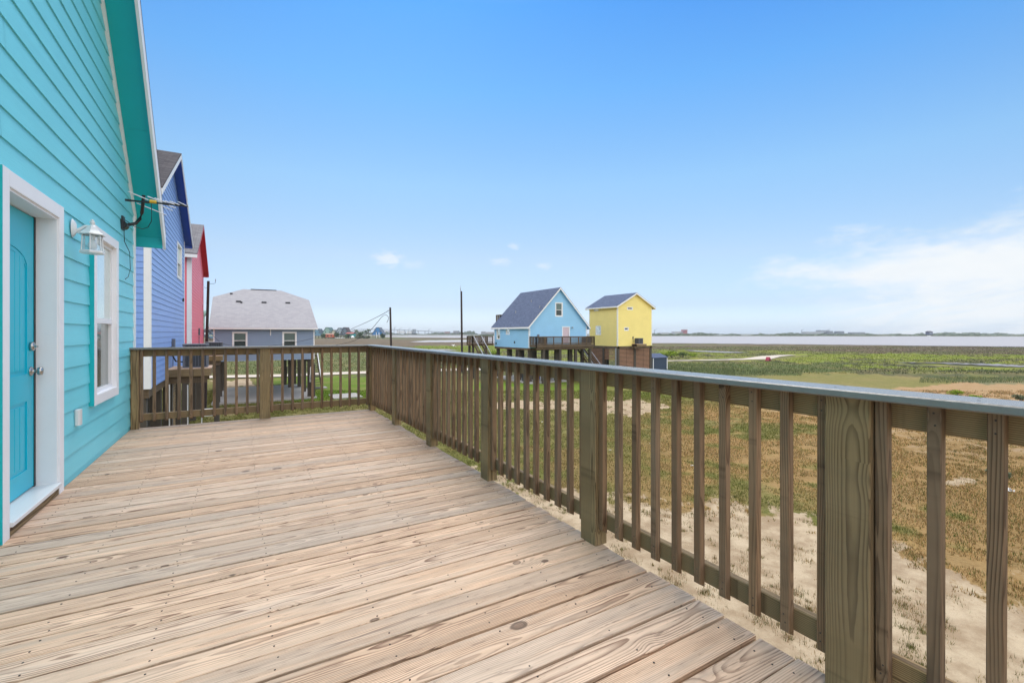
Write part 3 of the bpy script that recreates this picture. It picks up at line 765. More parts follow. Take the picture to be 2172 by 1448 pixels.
# ================================================================== teal house
TX = -1.25; TYC = 3.4; THW = 4.5; TZE = 1.60+.0; TSL = 1.10
PT = lambda a, n, z: (TX+n, TYC+a, z)
house = thing('teal_house', 'turquoise lap-sided house with white door and window trim, filling the left edge of the view', 'house', (TX-4, TYC, GZ))
DO = (3.975-TYC, 4.872-TYC, -1.17, .892)         # door opening
WO = (5.79, 6.80, -.695, 1.035)                   # window casing, world Y
ops = [(DO[0]-.05, DO[1]+.05, -1.5, DO[3]+.05), (WO[0]-TYC+.04, WO[1]-TYC-.04, WO[2]+.04, WO[3]-.04)]
zp = gable_house(house, PT, None, THW, 8.0, -1.66, TZE-.02, TSL, .32, 'teal', 'tealtrim', 'shingle_black', ops, phase=.078, cornerw=.055, eo=.26, tk=.011)
# frieze strip under the rake
fz = MB(); L = math.hypot(1, TSL)
a = V(PT(THW, 0, TZE-.02)); b_ = V(PT(0, 0, zp-.02))
for sg in (1, -1):
    a = V(PT(sg*THW, .0, TZE-.02)); fz.prism([a, b_, b_+V((0, 0, -.06)), a+V((0, 0, -.06))], (.034, 0, 0))
fz.each('frieze_board', 'white', house)
sg = MB()
for k in range(4):
    yy = TYC+THW-.8-k*1.22; zz = TZE-.02+(TYC+THW-yy)*TSL-.003
    sg.box(TX+.03, TX+.29, yy, yy+.006, zz-.004, zz)
sg.each('soffit_joint', 'tealtrim', house)
# door casing, jamb, threshold
dc = MB()
pbox(dc, PT, 3.87-TYC, 3.975-TYC, -.002, .032, -1.25, .995, .003); pbox(dc, PT, 4.872-TYC, 4.972-TYC, -.002, .032, -1.25, .995, .003)
pbox(dc, PT, 3.975-TYC, 4.872-TYC, -.002, .032, .892, .995, .003, 'a')
pbox(dc, PT, 3.962-TYC, 3.985-TYC, -.16, .018, -1.25, .892); pbox(dc, PT, 4.862-TYC, 4.885-TYC, -.16, .018, -1.25, .892)
pbox(dc, PT, 3.985-TYC, 4.862-TYC, -.16, .018, .876, .905, 0, 'a')
dframe = dc.build('door_frame', 'white', house)
ds = MB()   # stop beside the leaf
pbox(ds, PT, 4.835-TYC, 4.862-TYC, -.118, -.10, -1.16, .876); pbox(ds, PT, 3.985-TYC, 4.0-TYC, -.118, -.10, -1.16, .876)
ds.build('weather_strip', 'black', house)
door_edge = MB(); pbox(door_edge, PT, 3.87-TYC-.004, 3.87-TYC, -.002, .034, -1.25, .992); door_edge.build('casing_edge', 'tealtrim', house)  # side edge of the door casing, painted teal
th_ = MB(); pbox(th_, PT, 3.985-TYC, 4.862-TYC, -.15, .045, -1.188, -1.160, .003, 'a'); th_.build('threshold', 'whitemetal', house)
th_ = MB(); pbox(th_, PT, 3.985-TYC, 4.862-TYC, -.10, .028, -1.25, -1.190, .003, 'a'); th_.build('sill_board', 'rail', house)
# door leaf with arched bead panel on top and a square one below
door = MB()
y0, y1, z0d, z1d, xf = 4.0, 4.838, -1.15, .868, TX-.105
def dbox(a, b, c, d, x0, x1, bev=0.0): door.box(x0, x1, a, b, c, d, 'z', bev)
dbox(y0, y1, z0d, z1d, xf-.04, xf-.008)
st = .125
dbox(y0, y0+st, z0d, z1d, xf-.01, xf); dbox(y1-st, y1, z0d, z1d, xf-.01, xf)
pz0, pz1 = -.30, .50; qz0, qz1 = -1.0, -.50
dbox(y0+st, y1-st, z0d, qz0, xf-.01, xf); dbox(y0+st, y1-st, qz1, pz0, xf-.01, xf)
yc = (y0+y1)/2; wv = (y1-y0)/2-st; NA = 18     # arched head
for i in range(NA):
    t0, t1 = -wv+2*wv*i/NA, -wv+2*wv*(i+1)/NA
    h0 = pz1+.14*(math.sqrt(max(0, 1-(t0/wv)**2*.92))-.28); h1 = pz1+.14*(math.sqrt(max(0, 1-(t1/wv)**2*.92))-.28)
    door.prism([(xf-.01, yc+t0, h0), (xf-.01, yc+t1, h1), (xf-.01, yc+t1, z1d), (xf-.01, yc+t0, z1d)], (.0099, 0, 0))
    door.prism([(xf-.010, yc+t0, h0-.03), (xf-.010, yc+t1, h1-.03), (xf-.010, yc+t1, h1-.004), (xf-.010, yc+t0, h0-.004)], (.006, 0, 0))
for (za, zb_, nb) in ((pz0+.03, pz1+.06, 6), (qz0+.03, qz1-.03, 6)):
    bw = (2*wv-.07)/nb
    for i in range(nb): dbox(y0+st+.035+i*bw+.004, y0+st+.035+(i+1)*bw-.004, za, zb_, xf-.012, xf-.003, .003)
dobj = door.build('door', 'tealdoor', house)
hd = MB()
for (zz, r) in ((-.285, .030), (.012-.10, .026)):
    hd.lathe((xf, y1-.065, zz), [(0, 0), (.034, 0), (.034, .006), (.03, .010), (.012, .012), (.012, .035), (r*.8, .04), (r, .05), (r*.95, .066), (0, .07)], 20, 'x')
    break
hd.build('handle', 'steel', dobj)
hd = MB(); hd.lathe((xf, y1-.065, -.10), [(0, 0), (.034, 0), (.033, .016), (.027, .024), (.012, .026), (0, .026)], 20, 'x'); hd.box(xf+.024, xf+.038, y1-.085, y1-.045, -.107, -.093); hd.build('deadbolt', 'steel', dobj)
# window
wn, _ = window(house, PT, WO[0]-TYC, WO[1]-TYC, WO[2], WO[3], .095, .012, .045, True, 'glassblind', 'glass', .035)
we = MB(); pbox(we, PT, WO[0]-TYC-.003, WO[0]-TYC, -.002, .044, WO[2], WO[3]); we.build('casing_edge', 'tealtrim', house)
# outlet cover plate, low on the siding
ol = MB(); ol.box(TX+.004, TX+.045, 5.33, 5.41, -.80, -.665, 'z', .012); ol.build('outlet_cover', 'whitemetal', house)
# pilings below the teal house
for (x, y) in ((-1.6, 7.6), (-1.6, 4.2), (-1.6, .8), (-5, 7.6), (-9, 7.6)):
    pl = MB(); pl.box(x-.15, x+.15, y-.15, y+.15, GZ-.1, -1.66, 'z'); pl.build('piling', 'piling', house)

# wall lantern
LY, LZ = 5.24, .885
lt = thing('wall_lantern', 'white carriage lantern with clear glass on the turquoise wall between door and window', 'wall lamp', (TX, LY, LZ))
b1 = MB(); b1.lathe((TX+.018, LY, LZ), [(0, .026), (.024, .024), (.034, .016), (.040, .008), (.045, 0)], 20, 'x')
b1.v = [(p[0], p[1], LZ+(p[2]-LZ)*1.75) for p in b1.v]
b1.build('back_plate', 'whitemetal', lt)
b1 = MB(); cx_, cy_ = TX+.145, LY
b1.tube([(TX+.03, LY, LZ-.03), (TX+.06, LY, LZ-.01), (TX+.10, LY, LZ+.025), (cx_, cy_, LZ+.03)], .017, 10, .009); b1.build('arm', 'whitemetal', lt)
b1 = MB(); b1.lathe((cx_, cy_, LZ-.045), [(.078, -.004), (.094, -.002), (.095, .006), (.074, .018), (.056, .036), (.040, .060), (.034, .070), (.028, .074), (.018, .082), (.013, .094), (.020, .104), (.020, .112), (.011, .118), (.014, .128), (0, .136)], 6, 'z', False); b1.build('roof', 'whitemetal', lt)
b1 = MB()
for k in range(6):
    t = 2*math.pi*(k+.5)/6; b1.tube([(cx_+.066*math.cos(t), cy_+.066*math.sin(t), LZ-.045), (cx_+.074*math.cos(t), cy_+.074*math.sin(t), LZ-.19)], .0055, 6)
b1.lathe((cx_, cy_, LZ-.205), [(0, 0), (.086, 0), (.089, .012), (.078, .024), (.0, .026)], 6, 'z', False); b1.build('cage', 'whitemetal', lt)
b1 = MB(); b1.lathe((cx_, cy_, LZ-.19), [(.067, 0), (.060, .145)], 6, 'z', False)
def clearf(t, b):
    tr = t.new('ShaderNodeBsdfTransparent'); tr.inputs[0].default_value = (.92, .96, .97, 1); mx = t.new('ShaderNodeMixShader'); mx.inputs[0].default_value = .22
    b.inputs['Base Color'].default_value = (.8, .9, .95, 1)
    out = [n for n in t.n if n.type == 'OUTPUT_MATERIAL'][0]
    t.l.new(tr.outputs[0], mx.inputs[1]); t.l.new(b.outputs[0], mx.inputs[2]); t.l.new(mx.outputs[0], out.inputs[0])
M['clearg'] = mat('clear_glass', clearf, .05)
b1.build('glass_shade', 'clearg', lt)
b1 = MB(); b1.lathe((cx_, cy_, LZ-.05), [(.018, 0), (.018, -.03), (.013, -.032), (.014, -.045), (.03, -.075), (.03, -.095), (.018, -.115), (0, -.12)], 14); b1.build('bulb', 'whitemetal', lt)

# TV antenna on the wall
AZ_ = 1.60
def ah(px, py): return at(px, py, AZ_*FPX/(HOR-py))
ant = thing('tv_antenna', 'black and yellow TV antenna with thin silver rods on the turquoise gable wall', 'antenna', (TX, 7.2, 1.3))
q = MB(); q.box(TX, TX+.03, 7.10, 7.22, 1.24, 1.40, 'z', .006); q.tube([(TX+.02, 7.13, 1.30), (TX+.02, 7.25, 1.30)], .045, 12); q.build('wall_bracket', 'black', ant)
bp = at(268, 482, 5.66)
q = MB(); q.tube([(TX+.03, 7.18, 1.30), at(288, 474, 5.72), at(297, 464, 5.74), at(301, 452, 5.74), at(305, 414, 5.70)], .019, 10); q.build('mast', 'black', ant)
boomA, boomB = ah(272, 425), ah(398, 437)
q = MB(); q.beam(boomA, boomB, .018, .018); q.build('boom', 'black', ant)
q = MB(); m1, m2 = ah(317, 427), ah(332, 429); q.beam(m1, m2, .05, .035, bev=.01); q.build('amplifier_box', 'yellowplastic', ant)
for (a_, b_) in [((272, 406.5), (314, 424)), ((290.6, 431), (352.7, 456)), ((313, 416.8), (343, 428.5)), ((336, 433.8), (366, 447)), ((328, 420), (352, 429.5)), ((349, 426), (372, 434.5)), ((352, 434), (372, 441.5)), ((360, 427), (380, 434.5)), ((377.6, 428), (400, 438.5))]:
    q = MB(); q.tube([ah(*a_), ah(*b_)], .0062, 6); q.build('rod', 'alu', ant)
for t in (0, .30, .62, .8, .95):
    p = boomA.lerp(boomB, t); q = MB(); q.beam(p-V((.03, 0, .0)), p+V((.03, 0, 0)), .03, .024); q.build('clamp', 'black', ant)
q = MB(); q.tube([at(321, 432, 5.70), at(322, 455, 5.72), at(321, 470, 5.74), at(314, 482, 5.75), at(302, 486, 5.72), at(285, 480, 5.66), (TX+.04, 7.16, 1.36)], .004, 6)
q.tube([(TX+.035, 7.12, 1.26), (TX+.035, 7.14, 1.10), at(275, 535, 5.78), at(276.5, 570, 5.80), at(272, 587, 5.74), at(266, 592, 5.66)], .004, 6)
q.build('cable', 'black', ant)

# ================================================================== deck
DZ = -1.25; DX0, DX1 = TX+.03, 1.835; DY0, DY1 = -1.75, 7.705
deck = thing('wooden_deck', 'weathered pine plank deck in front of the turquoise house', 'deck', (0, 3, GZ))
fl = MB(); y = DY1; ys = []
screws = MB(); joists = [-1.12, -.71, -.30, .11, .52, .93, 1.34, 1.74]
rr_ = random.Random(5)
while y > DY0:
    w = .1385+rr_.uniform(-.0015, .0015); gap = rr_.choice((.006, .007, .008, .009, .011, .014, .016)); dz = rr_.uniform(-.0012, .0012); tw = rr_.uniform(-.0012, .0012)
    x1 = DX1+rr_.uniform(-.004, .016)
    o_ = V((DX0-.02, y-w, DZ-.036+dz)); fl.bar(o_, (x1-DX0+.02, rr_.uniform(-.003, .003), tw), (0, w, rr_.uniform(-.0012, .0012)), (0, 0, .036), .0025)
    for jx in joists:
        for fy in (.22, .78):
            if rr_.random() < .08: continue
            sx, sy_ = jx+rr_.uniform(-.012, .012), y-w+w*fy+rr_.uniform(-.008, .008)
            screws.lathe((sx, sy_, DZ+dz+.0004+.001), [(0, .0002), (.0036, .0002), (.0040, -.002)], 7)
    ys.append(y); y -= w+gap
fl.build('floorboards', 'deck', deck)
s_o = screws.build('screws', 'screw', deck); s_o['kind'] = 'stuff'
for jx in joists[:-1]+[1.79]:
    j = MB(); j.box(jx-.019, jx+.019, DY0, DY1-.06, DZ-.28, DZ-.04, 'y'); j.build('joist', 'darkwood', deck)
j = MB(); j.box(DX0, 1.80, DY1-.055, DY1-.015, DZ-.28, DZ-.04, 'x'); j.each('rim_board', 'darkwood', deck)
for (x, y) in ((1.6, 7.3), (1.6, 4.6), (1.6, 1.9), (1.6, -.8), (.2, 7.3)):
    pl = MB(); pl.box(x-.14, x+.14, y-.14, y+.14, GZ-.1, DZ-.28, 'z'); pl.build('piling', 'piling', deck)

# railings
CAPZ0, CAPZ1 = -.2175, -.191
RX0 = 1.79
rail = thing('deck_railing', 'long wooden railing with grey painted cap running along the right side of the deck', 'railing', (RX0, 3, DZ))
post_y = [.715+1.37*k for k in range(6)]; post_y[5] = 7.565
post_y = [-.655]+post_y
for y in post_y:
    p = MB(); p.box(RX0, RX0+.09, y, y+.138, DZ, CAPZ0-.001, 'z', .004); p.build('post', 'rail', rail)
for (a, b_) in ((-1.75, -.585), (-.582, 3.527), (3.530, 7.74)):
    p = MB(); p.box(1.738+random.uniform(-.002, .002), 1.898, a, b_, CAPZ0, CAPZ1, 'y', .004); p.build('rail_cap', 'cap', rail)
sc_m = MB(); yy = -.9
while yy < 7.6:
    for xx in (1.80, 1.868): sc_m.lathe((xx+random.uniform(-.008, .008), yy+random.uniform(-.02, .02), CAPZ1), [(0, .0004), (.0038, .0004), (.004, -.001)], 7)
    yy += .343
scr = sc_m.build('screws', 'screw', rail); scr['kind'] = 'stuff'
seq = list(zip(post_y[:-1], post_y[1:]))
for (a, b_) in seq:
    p = MB(); p.box(RX0+.057, RX0+.093, a+.139, b_-.001, -.311, CAPZ0-.001, 'y', .004); p.build('top_rail', 'rail', rail)
    p = MB(); p.box(RX0+.057, RX0+.093, a+.139, b_-.001, -1.152, -1.063, 'y', .004); p.build('bottom_rail', 'rail', rail)
nbal = 0
def baluster(x, y, sx, sy_, root, ztop, zbot, inward):
    """2x2 picket, bottom end cut on a slant; inward = unit vector to the deck side"""
    mb = MB(); b = .0025; jx = random.uniform(-.003, .003)
    mb.bar((x, y+jx, zbot+.02), (random.uniform(-.0015, .0015), random.uniform(-.005, .005), ztop-zbot-.02), (sx, 0, 0), (0, sy_, 0), b)
    # slanted foot
    if inward == 'x': pts = [(x, y+jx, zbot+.02), (x+sx, y+jx, zbot+.02), (x+sx, y+jx, zbot)]; mb.prism([(p[0], p[1]+.0015, p[2]) for p in pts], (0, sy_-.003, 0))
    else: pts = [(x, y+jx, zbot+.02), (x, y+sy_+jx, zbot+.02), (x, y+sy_+jx, zbot)]; mb.prism([(p[0]+.0015, p[1], p[2]) for p in pts], (sx-.003, 0, 0))
    o = mb.build('baluster', 'balu', root)
    s = MB()
    for zz in (ztop-.025, ztop-.062, zbot+.055, zbot+.085):
        if inward == 'x': s.lathe((x-.0006, y+sy_/2+jx+random.uniform(-.004, .004), zz), [(0, 0), (.003, 0), (.003, .002)], 7, 'x')
        else: s.lathe((x+sx/2+random.uniform(-.004, .004), y+jx-.0006, zz), [(0, 0), (.0035, 0), (.0035, .002)], 7, 'y')
    s.each('screw', 'screw', o)
for (a, b_) in seq:
    s0, s1 = a+.138+.004, b_-.036-.004
    n_ = 10
    if a < 0: n_ = 10
    for k in range(n_):
        baluster(RX0+.022, s0+(s1-s0)*k/(n_-1), .035, .035, rail, CAPZ0-.001, -1.172, 'x')
# far railing
FY = 7.63
rail2 = thing('deck_railing', 'short wooden railing with grey cap across the far end of the deck', 'railing', (.3, FY, DZ))
for (a, w) in ((-1.238, .085), (.228, .138)):
    p = MB(); p.box(a, a+w, FY, FY+.09, DZ, CAPZ0-.001, 'z', .004); p.build('post', 'rail', rail2)
p = MB(); p.box(-1.245, 1.737, 7.582, 7.74, CAPZ0, CAPZ1, 'x', .004); p.build('rail_cap', 'cap', rail2)
for (a, b_) in ((-1.152, .227), (.367, 1.789)):
    p = MB(); p.box(a, b_, FY+.057, FY+.093, -.311, CAPZ0-.001, 'x', .004); p.build('top_rail', 'rail', rail2)
    p = MB(); p.box(a, b_, FY+.057, FY+.093, -1.152, -1.063, 'x', .004); p.build('bottom_rail', 'rail', rail2)
    n_ = 11
    for k in range(n_):
        baluster(a+.004+(b_-a-.043)*k/(n_-1), FY+.022, .035, .035, rail2, CAPZ0-.001, -1.172, 'y')

# ================================================================== blue house next door
def ac_unit(name, label, x0, y0, z0, s=.76, h=.80, red=False):
    t = thing(name, label, 'air conditioner', (x0+s/2, y0+s/2, z0))
    c = MB(); c.box(x0+.03, x0+s-.03, y0+.03, y0+s-.03, z0+.04, z0+h-.05, 'z', .05); c.build('grille', 'acgrey', t)
    f_ = MB()
    for (a, b_) in ((x0, y0), (x0+s-.07, y0), (x0, y0+s-.07), (x0+s-.07, y0+s-.07)): f_.box(a, a+.07, b_, b_+.07, z0+.03, z0+h-.04, 'z', .02)
    for k in range(1, 8):
        f_.box(x0+s*k/8-.006, x0+s*k/8+.006, y0+.012, y0+.035, z0+.05, z0+h-.05, 'z'); f_.box(x0+s-.035, x0+s-.012, y0+s*k/8-.006, y0+s*k/8+.006, z0+.05, z0+h-.05, 'z')
        f_.box(x0+.012, x0+.035, y0+s*k/8-.006, y0+s*k/8+.006, z0+.05, z0+h-.05, 'z')
    f_.build('corner_guard', 'acside', t)
    tp = MB(); tp.box(x0-.005, x0+s+.005, y0-.005, y0+s+.005, z0+h-.05, z0+h, 'x', .015); tp.build('lid', 'acside', t)
    bs = MB(); bs.box(x0, x0+s, y0, y0+s, z0, z0+.035, 'x'); bs.build('base_pan', 'acside', t)
    return t
def platform(name, label, x0, x1, y0, y1, z):
    t = thing(name, label, 'platform', ((x0+x1)/2, (y0+y1)/2, z))
    f_ = MB(); n = max(3, int((y1-y0)/.145))
    for k in range(n): f_.box(x0, x1, y0+(y1-y0)*k/n+.003, y0+(y1-y0)*(k+1)/n-.003, z-.038, z, 'x', .003)
    f_.build('planks', 'deck', t)
    r = MB(); r.box(x0+.01, x1-.01, y0+.01, y0+.05, z-.30, z-.04, 'x'); r.box(x0+.01, x1-.01, y1-.05, y1-.01, z-.30, z-.04, 'x'); r.box(x1-.05, x1-.012, y0+.05, y1-.05, z-.30, z-.04, 'y'); r.each('rim_board', 'rail', t)
    r = MB(); r.box(x0-.3, x1-.12, y0+.12, y0+.18, z-.55, z-.302, 'x'); r.box(x0-.3, x1-.12, y1-.18, y1-.12, z-.55, z-.302, 'x'); r.each('support_beam', 'darkwood', t)
    return t
BX, BY0, BY1 = -2.3, 16.9, 26.2
BYC, BHW = (BY0+BY1)/2, (BY1-BY0)/2
PB = lambda a, n, z: (BX+n, BYC+a, z)
QB = lambda a, n, z: (BX-a, BY0-n, z)
blue = thing('blue_house', 'bright blue lap-sided house with dark shingle roof right behind the turquoise house', 'house', (BX-4, BYC, GZ))
w0, w1 = onX(374.8, BX)[0], onX(384.6, BX)[0]
opb = [(w0-BYC+.05, w1-BYC-.05, 2.35, 3.72)]
BSL = .53; BZE = 4.02+.33*BSL*0+.0
gable_house(blue, PB, QB, BHW, 8.0, -1.63, 4.24, BSL, .33, 'blue', 'bluetrim', 'shingle_black', opb, expo=.183, phase=-1.6+.183*3, cornerw=.14, eo=.30)
window(blue, PB, w0-BYC, w1-BYC, 2.28, 3.80, .10, .04, .03, True, 'glassblind', 'glass', .03)
for (px, py) in ((387, 636),):
    Yv, d = onX(px, BX); zz = (HOR-py)/FPX*d; v = MB(); v.box(BX, BX+.06, Yv-.08, Yv+.08, zz-.08, zz+.08); v.build('vent', 'black', blue)
Yv, d = onX(364, BX); m = MB(); m.box(BX+.0, BX+.11, Yv-.12, Yv+.12, -.62, -.22, 'z', .01); m.tube([(BX+.05, Yv, -.6), (BX+.04, Yv, -1.3)], .012, 8); m.build('disconnect_box', 'acside', blue)
for (x, y) in ((BX-.25, BY0+.25), (BX-.25, BY0+3.1), (BX-.25, BY0+6.1), (BX-.25, BY1-.25), (BX-4, BY0+.25), (BX-4, BY0+3.1), (BX-4, BY1-.25), (BX-7.7, BY0+.25)):
    pl = MB(); pl.box(x-.15, x+.15, y-.15, y+.15, GZ-.1, -1.63, 'z'); pl.build('piling', 'piling', blue)
gb = MB(); gb.box(BX-7.9, BX-.03, BY0+.06, BY0+.30, -1.90, -1.635, 'x'); gb.box(BX-.33, BX-.05, BY0+.31, BY1-.06, -1.90, -1.635, 'y'); gb.each('floor_beam', 'darkwood', blue)
for (x0, x1, y0, y1) in ((BX-3.8, BX-.45, BY0+.20, BY0+.23), (BX-.30, BX-.27, BY0+3.3, BY0+3.9), (BX-.30, BX-.27, BY0+.5, BY0+1.2), (BX-.30, BX-.27, BY0+6.4, BY1-.5)):
    s = MB(); z = GZ+.15
    while z < -1.95:
        if x1-x0 > .5: s.box(x0, x1, y0, y1, z, z+.085, 'x')
        else: s.box(x0, x1, y0, y1, z, z+.085, 'y')
        z += .125
    s.build('slat_screen', 'rail', blue)
core = MB(); core.box(BX-5, BX-.55, BY0+.9, BY1-2.4, GZ+.02, -1.7); core.build('storage_room', 'darkwood', blue)
platform('equipment_platform', 'wooden equipment platform jutting from the blue house wall', BX+.03, -.98, 20.5, 22.1, -1.29)
ac_unit('air_conditioner', 'charcoal air conditioner on the platform of the blue house', -1.88, 20.85, -1.29, .78, .88)
ls = MB(); ls.tube([(BX+.03, 21.0, -.75), (BX+.12, 21.0, -.85), (BX+.2, 21.05, -1.05), (-1.9, 21.1, -1.08), (-1.86, 21.1, -1.0)], .028, 8)
tag(ls.build('refrigerant_line', 'black'), 'black insulated pipe curving from the blue wall to its air conditioner', 'pipe')
pi = thing('drain_pipes', 'white plastic pipes hanging below the blue house platform', 'pipe', (BX, 20, GZ))
for (x, y, z1) in ((BX+.6, 20.55, -1.9), (BX+.12, 20.0, -1.8), (BX+1.0, 21.0, -1.9)):
    q = MB(); q.tube([(x, y, GZ), (x, y, z1)], .02, 8); q.build('pipe', 'pvc', pi)
q = MB(); q.tube([(BX+1.0, 21.0, -2.9), (BX+1.35, 21.0, -2.9), (BX+1.35, 21.0, -3.15), (BX+1.0, 21.0, -3.15)], .03, 8); q.build('pipe_bend', 'pvc', pi)

# ================================================================== pink house
KX = -2.38; KY0, KY1 = 30.4, 39.8; KYC, KHW = (KY0+KY1)/2, (KY1-KY0)/2
PK = lambda a, n, z: (KX+n, KYC+a, z)
QK = lambda a, n, z: (KX-a, KY0-n, z)
pink = thing('pink_house', 'raspberry pink lap-sided house with grey shingle roof beyond the blue house', 'house', (KX-4, KYC, GZ))
gable_house(pink, PK, QK, KHW, 8.0, -1.63, 4.36, .50, .33, 'pink', 'pinktrim', 'shingle_grey', expo=.183, cornerw=.16, eo=.45, fasc='pinktrim')
cw = MB(); pbox(cw, PK, -KHW-.03, -KHW+.17, .02, .04, -1.63, 4.3); pbox(cw, QK, -.04, .17, .027, .045, -1.63, 4.3); cw.each('corner_trim', 'white', pink)
fa = MB(); zf = 4.36+KHW*.5-(KHW+.45)*.5; fa.box(KX-8.3, KX+.33, KY0-.49, KY0-.462, zf-.1, zf+.08); fa.build('eave_board', 'white', pink)
Yv, d = onX(420.5, KX); m = MB(); m.box(KX, KX+.1, Yv-.12, Yv+.12, -.15, .3, 'z'); m.tube([(KX+.05, Yv, -.2), (KX+.05, Yv, -1.2)], .02, 8); m.build('disconnect_box', 'acside', pink)
for (x, y) in ((KX-.25, KY0+.25), (KX-.25, KYC), (KX-.25, KY1-.25), (KX-4, KY0+.25), (KX-4, KY1-.3)):
    pl = MB(); pl.box(x-.15, x+.15, y-.15, y+.15, GZ-.1, -1.63, 'z'); pl.build('piling', 'piling', pink)
platform('equipment_platform', 'wooden equipment platform at the corner of the pink house', KX+.03, -.93, 31.0, 32.6, -1.28)
ac_unit('air_conditioner', 'dark air conditioner on the platform of the pink house', -1.78, 31.3, -1.28, .85, .76)
for y in (31.2, 32.2):
    pl = MB(); pl.box(-1.35, -1.12, y, y+.2, GZ-.1, -1.85, 'z'); tag(pl.build('platform_post', 'piling'), 'grey post under the pink house platform, '+('nearer' if y < 32 else 'farther')+' one', 'post')

# ================================================================== grey-blue house with light roof
GY = 42.0; GX0, GX1 = -1.87, 5.32; GYR = 49.7; GD = 15.4
grey = thing('grey_house', 'grey-blue stilt house with a pale clipped-gable shingle roof, beyond the far railing', 'house', ((GX0+GX1)/2, GY+GD/2, GZ))
PG = lambda a, n, z: (GX0+a, GY-n, z)
gz0, gz1 = -2.20, .34
gwin = []
for (pa, pb) in ((492.5, 525), (598.8, 629.3)):
    x0, d0 = onY(pa, GY); x1, _ = onY(pb, GY); gwin.append((x0-GX0, x1-GX0, (HOR-739.5)/FPX*d0, (HOR-703.5)/FPX*d0))
w = MB(); siding(w, PG, lambda z: (0, GX1-GX0), gz0, gz1, .125, .026, [(a+.05, b-.05, c+.05, e-.05) for a, b, c, e in gwin])
w.prism([(GX0, GY+.12, gz0), (GX1, GY+.12, gz0), (GX1, GY+.12, gz1), (GX0, GY+.12, gz1)], (0, GD-.12, 0))
w.box(GX0, GX1, GY+.01, GY+.12, gz0, gz0+.05); w.box(GX0, GX0+.02, GY+.01, GY+.12, gz0, gz1); w.box(GX1-.02, GX1, GY+.01, GY+.12, gz0, gz1)
w.build('wall', 'grayblue', grey)
for a, b, c, e in gwin: window(grey, PG, a, b, c, e, .10, .04, .03, True, 'glassfar2', 'glassfar', .03)
ze, zr = .41, 4.08; ey = GY-.38
xl, xr = GX0-.27, GX1+.22; slp = (zr-ze)/(GYR-ey)
zc = 3.12; yc1 = ey+(zc-ze)/slp; yc2 = 2*GYR-yc1
rl, rrt = onY(516.3, GYR)[0], onY(596.2, GYR)[0]
r = MB()
def rq(pts): r.add(pts, [tuple(range(len(pts)))], [(p[0], p[1]*1.1 if abs(p[2]) < 99 else 0, 0) for p in pts])
ye2 = 2*GYR-ey
rq([(xl, ey, ze), (xr, ey, ze), (xr, yc1, zc), (rrt, GYR, zr), (rl, GYR, zr), (xl, yc1, zc)])
rq([(xl, ye2, ze), (xl, yc2, zc), (rl, GYR, zr), (rrt, GYR, zr), (xr, yc2, zc), (xr, ye2, ze)])
rq([(xl, yc1, zc), (rl, GYR, zr), (xl, yc2, zc)]); rq([(xr, yc1, zc), (xr, yc2, zc), (rrt, GYR, zr)])
r.build('roof', 'shingle_light', grey)
fs = MB(); fs.box(xl, xr, ey-.02, ey, ze-.13, ze-.005); fs.build('fascia', 'white', grey)
sf = MB(); sf.box(xl, xr, ey, GY+.3, ze-.09, ze-.06); sf.each('soffit', 'white', grey)
ge = MB(); ge.prism([(GX0+.01, GY, gz1), (GX0+.01, 2*GYR-GY, gz1), (GX0+.01, yc2, zc-.15), (GX0+.01, yc1, zc-.15)], (GX1-GX0-.02, 0, 0)); ge.build('gable', 'grayblue', grey)
cb = MB(); pbox(cb, PG, 0, .10, 0, .025, gz0, gz1); pbox(cb, PG, GX1-GX0-.10, GX1-GX0, 0, .025, gz0, gz1); x_, _ = onY(573.8, GY); cb.box(x_-.03, x_+.03, GY-.06, GY-.03, -.2, .33); cb.each('corner_board', 'white', grey)
for (px, py, w_) in ((506, 640, .38), (512, 642, .15), (560, 642, .38), (610.5, 643, .38), (490.5, 623.5, .2)):
    # vents stand on the roof slope
    best = None
    for i in range(400):
        Yq = ey+i*.02; zz = ze+slp*(Yq-ey); xq, dq = onY(px, Yq)
        e_ = abs(HOR-FPX*zz/dq-py)
        if best is None or e_ < best[0]: best = (e_, xq, Yq, zz)
    _, xq, Yq, zz = best; v = MB(); v.box(xq-w_/2, xq+w_/2, Yq-.1, Yq+.2, zz-.05, zz+.10); v.build('roof_vent', 'acgrey', grey)
rv = MB(); rv.box(rl+.6, rrt-.4, GYR-.1, GYR+.1, zr-.03, zr+.04); rv.build('ridge_vent', 'shingle_black', grey)
for (x, y) in ((GX0+.3, GY+.4), (GX0+.3, GY+4.2), (GX0+.3, GY+8.5), (GX0+.3, GY+13), (GX1-.35, GY+.4), (GX1-.35, GY+4.2), (GX1-.35, GY+8.5), (GX1-1.3, GY+13), (GX1-.35, GY+13), (GX1-1.2, GY+8.5)):
    pl = MB(); pl.box(x-.15, x+.15, y-.15, y+.15, GZ-.1, gz0, 'z'); pl.build('piling', 'piling', grey)
gb = MB(); gb.box(GX0+.2, GX0+.4, GY+.5, GY+GD-.1, gz0-.25, gz0-.005, 'y'); gb.box(GX1-.45, GX1-.25, GY+.5, GY+GD-.1, gz0-.25, gz0-.005, 'y'); gb.each('floor_beam', 'darkwood', grey)
sl_ = MB(); sl_.box(GX0-.1, GX1+.15, GY-.3, GY+11, GZ-.1, GZ+.14, 'x'); struct(sl_.build('concrete_slab', 'concrete'))
sl_ = MB(); g0 = gnd(735, 841); sl_.box(g0.x-1.25, g0.x+1.05, g0.y-1.4, g0.y+1.4, GZ-.1, GZ+.12, 'x'); struct(sl_.build('concrete_pad', 'concrete'))
